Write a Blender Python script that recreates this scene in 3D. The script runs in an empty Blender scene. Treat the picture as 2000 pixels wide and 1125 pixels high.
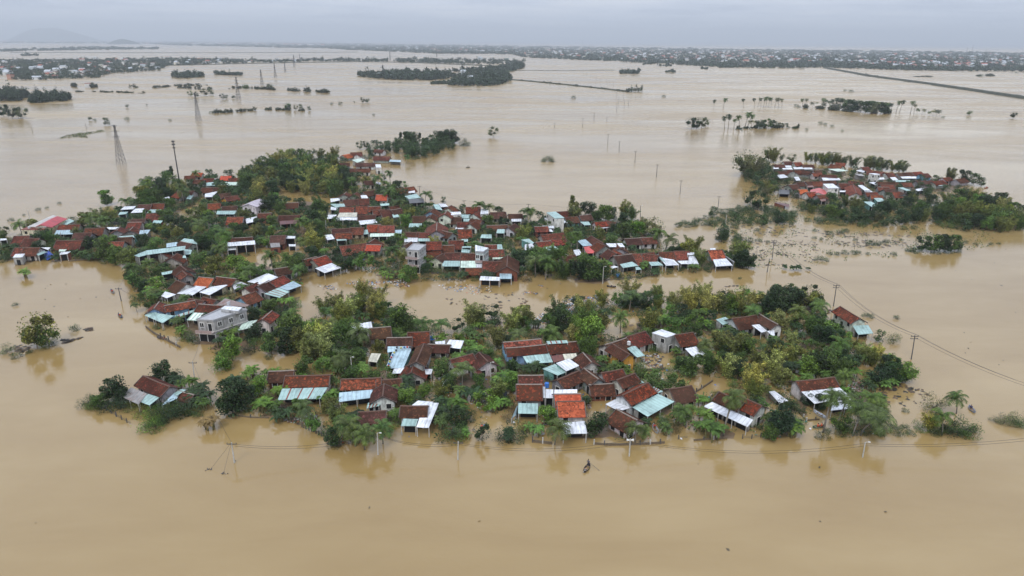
import bpy, math, random
import numpy as np
from mathutils import Vector, Matrix
R = random.Random(7)
S = bpy.context.scene
COL = S.collection
rad = math.radians

# ---------------------------------------------------------------- camera
CAM_H = 80.0
FPX = 1333.0
PITCH = rad(19.86)
ROLL = rad(0.36)
fw = Vector((0, math.cos(PITCH), -math.sin(PITCH)))
up0 = Vector((0, math.sin(PITCH), math.cos(PITCH)))
rt0 = Vector((1, 0, 0))
rt = rt0*math.cos(ROLL) + up0*math.sin(ROLL)
up = up0*math.cos(ROLL) - rt0*math.sin(ROLL)
CP = Vector((0, 0, CAM_H))
cd = bpy.data.cameras.new('camera'); cam = bpy.data.objects.new('camera', cd); COL.objects.link(cam)
cd.angle_x = 2*math.atan(1000/FPX); cd.clip_start = 1; cd.clip_end = 120000
m = Matrix((rt, up, -fw)).transposed().to_4x4(); m.translation = CP
cam.matrix_world = m
S.camera = cam
def P(px, py, z=0.0):
    d = fw*FPX + rt*(px-1000) - up*(py-562.5)
    t = (z-CAM_H)/d.z
    return CP + d*t
def PJ(v):
    d = v-CP; k = FPX/d.dot(fw)
    return 1000+d.dot(rt)*k, 562.5-d.dot(up)*k
def depth(v): return (v-CP).dot(fw)
def height_at(bx, by, ty):
    b = P(bx, by); lo, hi = 0.0, 120.0
    for _ in range(30):
        mid = (lo+hi)/2
        if PJ(b+Vector((0, 0, mid)))[1] > ty: lo = mid
        else: hi = mid
    return lo

# ---------------------------------------------------------------- sky, sun, exposure
S.view_settings.view_transform = 'Standard'; S.view_settings.look = 'None'
S.view_settings.gamma = 1; S.view_settings.exposure = 0.08
SUN_EL, SUN_ROT = rad(52), rad(200)
w = bpy.data.worlds.new("World"); S.world = w; w.use_nodes = True
nt = w.node_tree; N = nt.nodes; L = nt.links
bg = N['Background']
def nd(nt, t, **k):
    n = nt.nodes.new(t)
    for a, b in k.items(): setattr(n, a, b)
    return n
def math_n(nt, op, a, b=None, clamp=False):
    n = nt.nodes.new('ShaderNodeMath'); n.operation = op; n.use_clamp = clamp
    for i, v in enumerate((a, b)):
        if v is None: continue
        if isinstance(v, (int, float)): n.inputs[i].default_value = v
        else: nt.links.new(v, n.inputs[i])
    return n.outputs[0]
def ramp(nt, fac, stops):
    n = nt.nodes.new('ShaderNodeValToRGB'); e = n.color_ramp.elements
    while len(e) < len(stops): e.new(0.5)
    for el, (p, c) in zip(e, stops):
        el.position = p; el.color = (c[0], c[1], c[2], 1) if isinstance(c, (tuple, list)) else (c, c, c, 1)
    nt.links.new(fac, n.inputs[0]); return n.outputs[0]
def mix(nt, fac, a, b, mode='MIX'):
    n = nt.nodes.new('ShaderNodeMix'); n.data_type = 'RGBA'; n.blend_type = mode
    for i, v in ((0, fac), (6, a), (7, b)):
        if isinstance(v, (int, float)): n.inputs[i].default_value = v
        elif isinstance(v, tuple): n.inputs[i].default_value = (*v, 1) if len(v) == 3 else v
        else: nt.links.new(v, n.inputs[i])
    return n.outputs[2]
def noise(nt, vec, scale, detail=4, rough=.55, dist=0):
    n = nt.nodes.new('ShaderNodeTexNoise'); n.inputs['Scale'].default_value = scale
    n.inputs['Detail'].default_value = detail; n.inputs['Roughness'].default_value = rough
    n.inputs['Distortion'].default_value = dist
    if vec is not None: nt.links.new(vec, n.inputs['Vector'])
    return n.outputs[0]
sky = nd(nt, 'ShaderNodeTexSky', sky_type='NISHITA'); sky.sun_disc = False
sky.sun_elevation = SUN_EL; sky.sun_rotation = SUN_ROT
tc = nd(nt, 'ShaderNodeTexCoord'); sep = nd(nt, 'ShaderNodeSeparateXYZ'); L.new(tc.outputs['Generated'], sep.inputs[0])
# project the view direction on a cloud deck
zc = math_n(nt, 'MAXIMUM', math_n(nt, 'ADD', sep.outputs[2], 0.045), 0.03)
cx = math_n(nt, 'DIVIDE', sep.outputs[0], zc); cy = math_n(nt, 'DIVIDE', sep.outputs[1], zc)
cmb = nd(nt, 'ShaderNodeCombineXYZ'); L.new(cx, cmb.inputs[0]); L.new(cy, cmb.inputs[1])
n1 = noise(nt, cmb.outputs[0], 0.55, 6, .6, .3)
n2 = noise(nt, cmb.outputs[0], 0.16, 3, .5)
cl = math_n(nt, 'ADD', math_n(nt, 'MULTIPLY', n1, .6), math_n(nt, 'MULTIPLY', n2, .4))
cloud = ramp(nt, cl, [(.38, (5.4, 6.1, 7.7)), (.47, (7.3, 8.0, 9.5)), (.58, (9.3, 9.7, 10.6))])
# low sky is calmer and bluer where the rain haze thickens
hz = ramp(nt, sep.outputs[2], [(0.0, 1.0), (0.05, .35), (0.2, 0.0)])
low = mix(nt, math_n(nt, 'MULTIPLY', hz, .55), cloud, (7.2, 8.0, 9.8))
# bright cloud patch added above the view at right, mirrored as a streak below
az = math_n(nt, 'DIVIDE', sep.outputs[0], math_n(nt, 'MAXIMUM', sep.outputs[1], .05))
g1 = ramp(nt, az, [(.12, 0.0), (.34, 1.0), (.70, 1.0), (.95, 0.0)])
g2 = ramp(nt, sep.outputs[2], [(.060, 0.0), (.078, 1.0), (.095, 1.0), (.14, 0.0)])
gap = math_n(nt, 'MULTIPLY', math_n(nt, 'MULTIPLY', g1, g2), sep.outputs[1])
low2 = mix(nt, math_n(nt, 'MULTIPLY', gap, .95), low, (24, 22.5, 19.5))
low3 = mix(nt, 1.0, low2, ramp(nt, sep.outputs[2], [(.14, 1.0), (.5, 1.5)]), 'MULTIPLY')   # an overcast sky is brightest overhead
full = mix(nt, .9, sky.outputs[0], low3)
L.new(full, bg.inputs[0]); bg.inputs[1].default_value = 0.1
sl = bpy.data.lights.new('sun', 'SUN'); sun = bpy.data.objects.new('sun', sl); COL.objects.link(sun)
sl.energy = 1.5; sl.angle = rad(14); sl.color = (1, .97, .92)
# direction of the sun as the sky texture has it (rotation 0 = +Y, clockwise seen from above)
sd = Vector((math.sin(SUN_ROT)*math.cos(SUN_EL), math.cos(SUN_ROT)*math.cos(SUN_EL), math.sin(SUN_EL)))
sun.rotation_euler = sd.to_track_quat('Z', 'Y').to_euler()

# ---------------------------------------------------------------- helpers
class MB:
    def __init__(s): s.v = []; s.f = []; s.uv = []
    def face(s, pts, uv=None):
        b = len(s.v); s.v += [tuple(p) for p in pts]; s.f.append(tuple(range(b, b+len(pts))))
        s.uv += uv if uv else [(0, 0)]*len(pts)
    def quadslab(s, q, th, uv=None):
        q = [Vector(p) for p in q]; d = Vector((0, 0, -th))
        s.face(q, uv); s.face([p+d for p in reversed(q)])
        for i in range(len(q)):
            a, b = q[i], q[(i+1) % len(q)]
            s.face([a, a+d, b+d, b])
    def box(s, c, u, v, hu, hv, z0, z1):
        c = Vector(c); k = []
        for z in (z0, z1):
            for a, b in ((-1, -1), (1, -1), (1, 1), (-1, 1)):
                p = c+u*hu*a+v*hv*b; k.append(Vector((p.x, p.y, z)))
        for f in ((3, 2, 1, 0), (4, 5, 6, 7), (0, 1, 5, 4), (1, 2, 6, 5), (2, 3, 7, 6), (3, 0, 4, 7)):
            s.face([k[i] for i in f])
    def tube(s, pts, r0, r1=None, n=6):
        pts = [Vector(p) for p in pts]; r1 = r0 if r1 is None else r1; rings = []
        for i, p in enumerate(pts):
            t = (pts[min(i+1, len(pts)-1)]-pts[max(i-1, 0)])
            if t.length < 1e-6: t = Vector((0, 0, 1))
            t.normalize(); a = t.orthogonal().normalized(); b = t.cross(a)
            r = r0+(r1-r0)*i/max(1, len(pts)-1)
            base = len(s.v); s.v += [tuple(p+(a*math.cos(6.2832*k/n)+b*math.sin(6.2832*k/n))*r) for k in range(n)]
            rings.append(base)
        for q in range(len(rings)-1):
            for k in range(n):
                s.f.append((rings[q]+k, rings[q]+(k+1) % n, rings[q+1]+(k+1) % n, rings[q+1]+k)); s.uv += [(0, 0)]*4
        for base, rev in ((rings[0], True), (rings[-1], False)):
            f = tuple(base+k for k in range(n)); s.f.append(f[::-1] if rev else f); s.uv += [(0, 0)]*n
    def build(s, name, mat, parent=None, org=None, smooth=False, color=None):
        org = Vector(org) if org is not None else Vector((0, 0, 0))
        me = bpy.data.meshes.new(name)
        me.from_pydata([(x-org.x, y-org.y, z-org.z) for x, y, z in s.v], [], s.f)
        if any(u != (0, 0) for u in s.uv):
            uvl = me.uv_layers.new(name='UVMap'); uvl.data.foreach_set('uv', [c for u in s.uv for c in u])
        if smooth: me.polygons.foreach_set('use_smooth', [True]*len(me.polygons))
        me.materials.append(mat); me.update()
        o = bpy.data.objects.new(name, me); COL.objects.link(o)
        if parent: o.parent = parent
        else: o.location = org
        if color: o.color = (*color, 1) if len(color) == 3 else color
        return o
def tag(o, label=None, cat=None, group=None, kind=None):
    if label: o['label'] = label
    if cat: o['category'] = cat
    if group: o['group'] = group
    if kind: o['kind'] = kind
    return o
def empty(name, loc, rz=0):
    o = bpy.data.objects.new(name, None); COL.objects.link(o); o.location = loc; o.rotation_euler = (0, 0, rz)
    o.empty_display_size = .5; return o
KIDS = {}
def copy_tree(o, parent=None):
    c = o.copy(); COL.objects.link(c)
    if parent: c.parent = parent
    for ch in KIDS.get(o.name, ()): 
        k = copy_tree(ch, c)
    return c
def np_mesh(name, V, F, mat, kind_uv=None):
    """V (n,3) array, F (m,4) array of quads"""
    me = bpy.data.meshes.new(name); me.vertices.add(len(V)); me.vertices.foreach_set('co', V.astype(np.float32).ravel())
    k = F.shape[1]
    me.loops.add(F.size); me.loops.foreach_set('vertex_index', F.astype(np.int32).ravel())
    me.polygons.add(len(F)); me.polygons.foreach_set('loop_start', np.arange(0, F.size, k, dtype=np.int32))
    me.update(calc_edges=True); me.materials.append(mat); me.validate(); return me
def inpoly(x, y, p):
    c = False; j = len(p)-1
    for i in range(len(p)):
        if (p[i][1] > y) != (p[j][1] > y) and x < (p[j][0]-p[i][0])*(y-p[i][1])/(p[j][1]-p[i][1])+p[i][0]: c = not c
        j = i
    return c

# ---------------------------------------------------------------- materials
def mat(name, rough=.7, spec=.3):
    m = bpy.data.materials.new(name); m.use_nodes = True
    b = m.node_tree.nodes['Principled BSDF']; b.inputs['Roughness'].default_value = rough
    b.inputs['Specular IOR Level'].default_value = spec
    return m, m.node_tree, b
def geo(nt): return nd(nt, 'ShaderNodeNewGeometry').outputs
def plain(name, c, rough=.7, spec=.3, var=.25, sc=1.2):
    m, t, b = mat(name, rough, spec); g = geo(t)
    n = noise(t, g['Position'], sc, 5, .65)
    t.links.new(mix(t, 1.0, ramp(t, n, [(.3, 1-var), (.7, 1+var*.6)]), c, 'MULTIPLY'), b.inputs['Base Color']); return m
# foliage: object colour, every leaf its own shade, clumps of lighter and darker growth
def foliage(name, trans=.14, warm=(1.35, 1.3, .7), iv=((0, .4), (.6, 1.0), (1, 2.1))):
    m, t, b = mat(name, .55, .25); g = geo(t); oi = nd(t, 'ShaderNodeObjectInfo').outputs
    tcn = nd(t, 'ShaderNodeTexCoord').outputs
    isl = ramp(t, g['Random Per Island'], list(iv))
    clump = ramp(t, noise(t, tcn['Object'], .7, 2, .5), [(.35, .65), (.65, 1.4)])
    c = mix(t, 1.0, oi['Color'], isl, 'MULTIPLY'); c = mix(t, 1.0, c, clump, 'MULTIPLY')
    wn = ramp(t, noise(t, g['Position'], .16, 3, .6), [(.45, 0.0), (.7, .7)])
    c = mix(t, wn, c, mix(t, 1.0, c, warm, 'MULTIPLY'))
    t.links.new(c, b.inputs['Base Color'])
    tr = nd(t, 'ShaderNodeBsdfTranslucent'); t.links.new(mix(t, 1.0, c, (1.1, 1.25, .6), 'MULTIPLY'), tr.inputs[0])
    ms = nd(t, 'ShaderNodeMixShader'); ms.inputs[0].default_value = trans
    t.links.new(b.outputs[0], ms.inputs[1]); t.links.new(tr.outputs[0], ms.inputs[2])
    t.links.new(ms.outputs[0], t.nodes['Material Output'].inputs[0]); return m
M = {}
M['leaf'] = foliage('leaves')
M['frond'] = foliage('fronds', .12, iv=((0, .75), (1, 1.3)))
M['bambooleaf'] = foliage('bamboo leaves', .2)
M['bark'] = plain('bark', (.11, .09, .07), .9)
M['palmbark'] = plain('palm bark', (.2, .18, .15), .9)
M['culm'] = plain('bamboo culm', (.16, .15, .06), .6)
M['concrete'] = plain('pole concrete', (.42, .41, .38), .8)
M['darkpole'] = plain('weathered pole', (.09, .085, .08), .8)
M['steel'] = plain('tower steel', (.045, .047, .05), .6)
M['wire'] = plain('cable', (.035, .035, .04), .6)
M['dark'] = plain('dark interior and porch shade', (.012, .012, .013), .8)
M['post'] = plain('painted post', (.45, .44, .42), .7)
M['frame'] = plain('window frame', (.62, .62, .6), .6)
M['mud'] = plain('wet mud', (.155, .105, .06), .55, .4, .4, .5)
M['skin'] = plain('skin', (.32, .18, .11), .6)
M['objmat'], t, b = mat('painted surface', .55, .35)
t.links.new(mix(t, 1.0, ramp(t, noise(t, geo(t)['Position'], 2.0, 4, .6), [(.3, .75), (.7, 1.1)]), nd(t, 'ShaderNodeObjectInfo').outputs['Color'], 'MULTIPLY'), b.inputs['Base Color'])
# roof tiles
mt, t, b = mat('clay roof tiles', .9, .1); M['tile'] = mt
g = geo(t); oi = nd(t, 'ShaderNodeObjectInfo').outputs; uvn = nd(t, 'ShaderNodeUVMap').outputs[0]
vor = nd(t, 'ShaderNodeTexVoronoi'); vor.inputs['Scale'].default_value = 2.4; t.links.new(g['Position'], vor.inputs['Vector'])
sep2 = nd(t, 'ShaderNodeSeparateColor'); t.links.new(vor.outputs['Color'], sep2.inputs[0])
nA = noise(t, g['Position'], 1.9, 3, .7, .5); nB = noise(t, g['Position'], .22, 3, .5)
mask = math_n(t, 'ADD', math_n(t, 'ADD', math_n(t, 'MULTIPLY', nA, .60), math_n(t, 'MULTIPLY', nB, .18)), math_n(t, 'MULTIPLY', sep2.outputs[0], .22))
# alpha of the object colour = how much of the roof is still clean red clay
thr = math_n(t, 'SUBTRACT', .60, math_n(t, 'MULTIPLY', oi['Alpha'], .16))
f = math_n(t, 'MULTIPLY', math_n(t, 'SUBTRACT', mask, thr), 16, True)
grime = mix(t, ramp(t, nB, [(.4, 0.0), (.65, 1.0)]), (.026, .015, .010), (.062, .036, .022))
grime = mix(t, .20, grime, oi['Color'])
clean = mix(t, ramp(t, sep2.outputs[1], [(.2, 0.0), (.9, 1.0)]), mix(t, 1.0, oi['Color'], (.75, .72, .72), 'MULTIPLY'), mix(t, 1.0, oi['Color'], (1.3, 1.3, 1.25), 'MULTIPLY'))
t.links.new(mix(t, f, grime, clean), b.inputs['Base Color'])
wv = nd(t, 'ShaderNodeTexWave'); wv.wave_type = 'BANDS'; wv.bands_direction = 'Y'; wv.inputs['Scale'].default_value = 1.1; wv.inputs['Distortion'].default_value = .6
t.links.new(uvn, wv.inputs['Vector'])
bp = nd(t, 'ShaderNodeBump'); bp.inputs['Strength'].default_value = .6; bp.inputs['Distance'].default_value = .07
t.links.new(math_n(t, 'ADD', wv.outputs['Fac'], nA), bp.inputs['Height']); t.links.new(bp.outputs[0], b.inputs['Normal'])
# corrugated metal sheet, ribs run down the slope (V)
mt, t, b = mat('corrugated sheet', .42, .5); M['sheet'] = mt
g = geo(t); oi = nd(t, 'ShaderNodeObjectInfo').outputs; uvn = nd(t, 'ShaderNodeUVMap').outputs[0]
wv = nd(t, 'ShaderNodeTexWave'); wv.wave_type = 'BANDS'; wv.bands_direction = 'X'; wv.inputs['Scale'].default_value = .32; t.links.new(uvn, wv.inputs['Vector'])
rib = ramp(t, wv.outputs['Fac'], [(0, .80), (.25, 1.0), (1, 1.03)])
su = nd(t, 'ShaderNodeSeparateXYZ'); t.links.new(uvn, su.inputs[0])
pan = nd(t, 'ShaderNodeTexWhiteNoise'); pan.noise_dimensions = '1D'
t.links.new(math_n(t, 'FLOOR', math_n(t, 'ADD', math_n(t, 'MULTIPLY', su.outputs[0], .45), math_n(t, 'MULTIPLY', oi['Random'], 37))), pan.inputs['W'])
pv = ramp(t, pan.outputs['Value'], [(0, .86), (1, 1.08)])
st = nd(t, 'ShaderNodeMapping'); st.inputs['Scale'].default_value = (2.2, .25, 1); t.links.new(uvn, st.inputs[0])
dn = noise(t, st.outputs[0], 1.6, 5, .7); dn2 = noise(t, g['Position'], .5, 4, .6)
dirt = ramp(t, math_n(t, 'MULTIPLY', math_n(t, 'ADD', dn, dn2), .5), [(.36, .52), (.54, 1.0)])
c = mix(t, 1.0, oi['Color'], rib, 'MULTIPLY'); c = mix(t, 1.0, c, pv, 'MULTIPLY'); c = mix(t, 1.0, c, dirt, 'MULTIPLY')
rf = math_n(t, 'MULTIPLY', math_n(t, 'SUBTRACT', math_n(t, 'ADD', dn, math_n(t, 'MULTIPLY', oi['Alpha'], .3)), .75), 10, True)
t.links.new(mix(t, rf, c, (.17, .055, .03)), b.inputs['Base Color'])
bp = nd(t, 'ShaderNodeBump'); bp.inputs['Strength'].default_value = .5; bp.inputs['Distance'].default_value = .03
t.links.new(wv.outputs['Fac'], bp.inputs['Height']); t.links.new(bp.outputs[0], b.inputs['Normal'])
# plastered wall with real damp stains
mt, t, b = mat('plaster wall', .85, .2); M['wall'] = mt
g = geo(t); oi = nd(t, 'ShaderNodeObjectInfo').outputs
mp = nd(t, 'ShaderNodeMapping'); mp.inputs['Scale'].default_value = (1, 1, .35); t.links.new(g['Position'], mp.inputs[0])
st = ramp(t, noise(t, mp.outputs[0], 1.1, 6, .7), [(.36, .45), (.56, 1.0)])
c = mix(t, 1.0, oi['Color'], st, 'MULTIPLY')
c = mix(t, ramp(t, noise(t, g['Position'], .6, 3, .5), [(.52, 0.0), (.7, .45)]), c, (.19, .165, .12))
wz = nd(t, 'ShaderNodeSeparateXYZ'); t.links.new(g['Position'], wz.inputs[0])
tide = ramp(t, math_n(t, 'ADD', wz.outputs[2], math_n(t, 'MULTIPLY', noise(t, g['Position'], 1.5, 4, .6), .6)), [(.45, .8), (1.0, 0.0)])
c = mix(t, tide, c, (.15, .11, .065))
t.links.new(c, b.inputs['Base Color'])
# brick
mt, t, b = mat('brick wall', .9, .2); M['brick'] = mt
g = geo(t); t.links.new(mix(t, ramp(t, noise(t, g['Position'], 1.5, 6, .75), [(.35, 0.0), (.65, 1.0)]), (.10, .04, .028), (.23, .085, .055)), b.inputs['Base Color'])
# flood water
mt, t, b = mat('flood water', .07, .5); M['water'] = mt
g = geo(t); sp = nd(t, 'ShaderNodeSeparateXYZ'); t.links.new(g['Position'], sp.inputs[0])
b.inputs['IOR'].default_value = 1.62
mp = nd(t, 'ShaderNodeMapping'); mp.inputs['Scale'].default_value = (.35, 1, 1); mp.inputs['Rotation'].default_value = (0, 0, rad(14)); t.links.new(g['Position'], mp.inputs[0])
big = noise(t, mp.outputs[0], .0045, 5, .55, .6)
mid = noise(t, mp.outputs[0], .05, 4, .6, .4)
silt = math_n(t, 'ADD', math_n(t, 'MULTIPLY', big, .55), math_n(t, 'MULTIPLY', mid, .45))
t.links.new(ramp(t, silt, [(.36, (.255, .168, .060)), (.50, (.295, .204, .082)), (.64, (.35, .255, .118))]), b.inputs['Base Color'])
wm = nd(t, 'ShaderNodeMapping'); wm.inputs['Scale'].default_value = (.55, 1, 1); wm.inputs['Rotation'].default_value = (0, 0, rad(-22)); t.links.new(g['Position'], wm.inputs[0])
w1 = noise(t, wm.outputs[0], 1.15, 3, .6, .5); w2 = noise(t, wm.outputs[0], .30, 2, .5, .4)
wind = ramp(t, noise(t, mp.outputs[0], .012, 4, .6, .5), [(.38, .35), (.62, 1.0)])
hgt = math_n(t, 'ADD', math_n(t, 'MULTIPLY', w1, .10), math_n(t, 'MULTIPLY', w2, .05))
open_ = ramp(t, math_n(t, 'MULTIPLY', sp.outputs[1], .001), [(.12, .9), (.24, .7), (.32, 1.2), (.45, 2.6), (1.0, 4.0)])
hgt = math_n(t, 'MULTIPLY', math_n(t, 'MULTIPLY', hgt, wind), open_)
bp = nd(t, 'ShaderNodeBump'); bp.inputs['Strength'].default_value = 1; bp.inputs['Distance'].default_value = .55
t.links.new(hgt, bp.inputs['Height']); t.links.new(bp.outputs[0], b.inputs['Normal'])
t.links.new(math_n(t, 'MULTIPLY', ramp(t, wind, [(.3, .03), (1, .08)]), math_n(t, 'ADD', open_, .4)), b.inputs['Roughness'])
# far woods
M['wood'] = foliage('far foliage', .1, (1.25, 1.2, .85))

# ---------------------------------------------------------------- water, hills
k = MB(); E = 60000
k.face([(-E, -400, 0), (E, -400, 0), (E, E, 0), (-E, E, 0)])
tag(k.build('water', M['water']), kind='structure')
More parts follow.
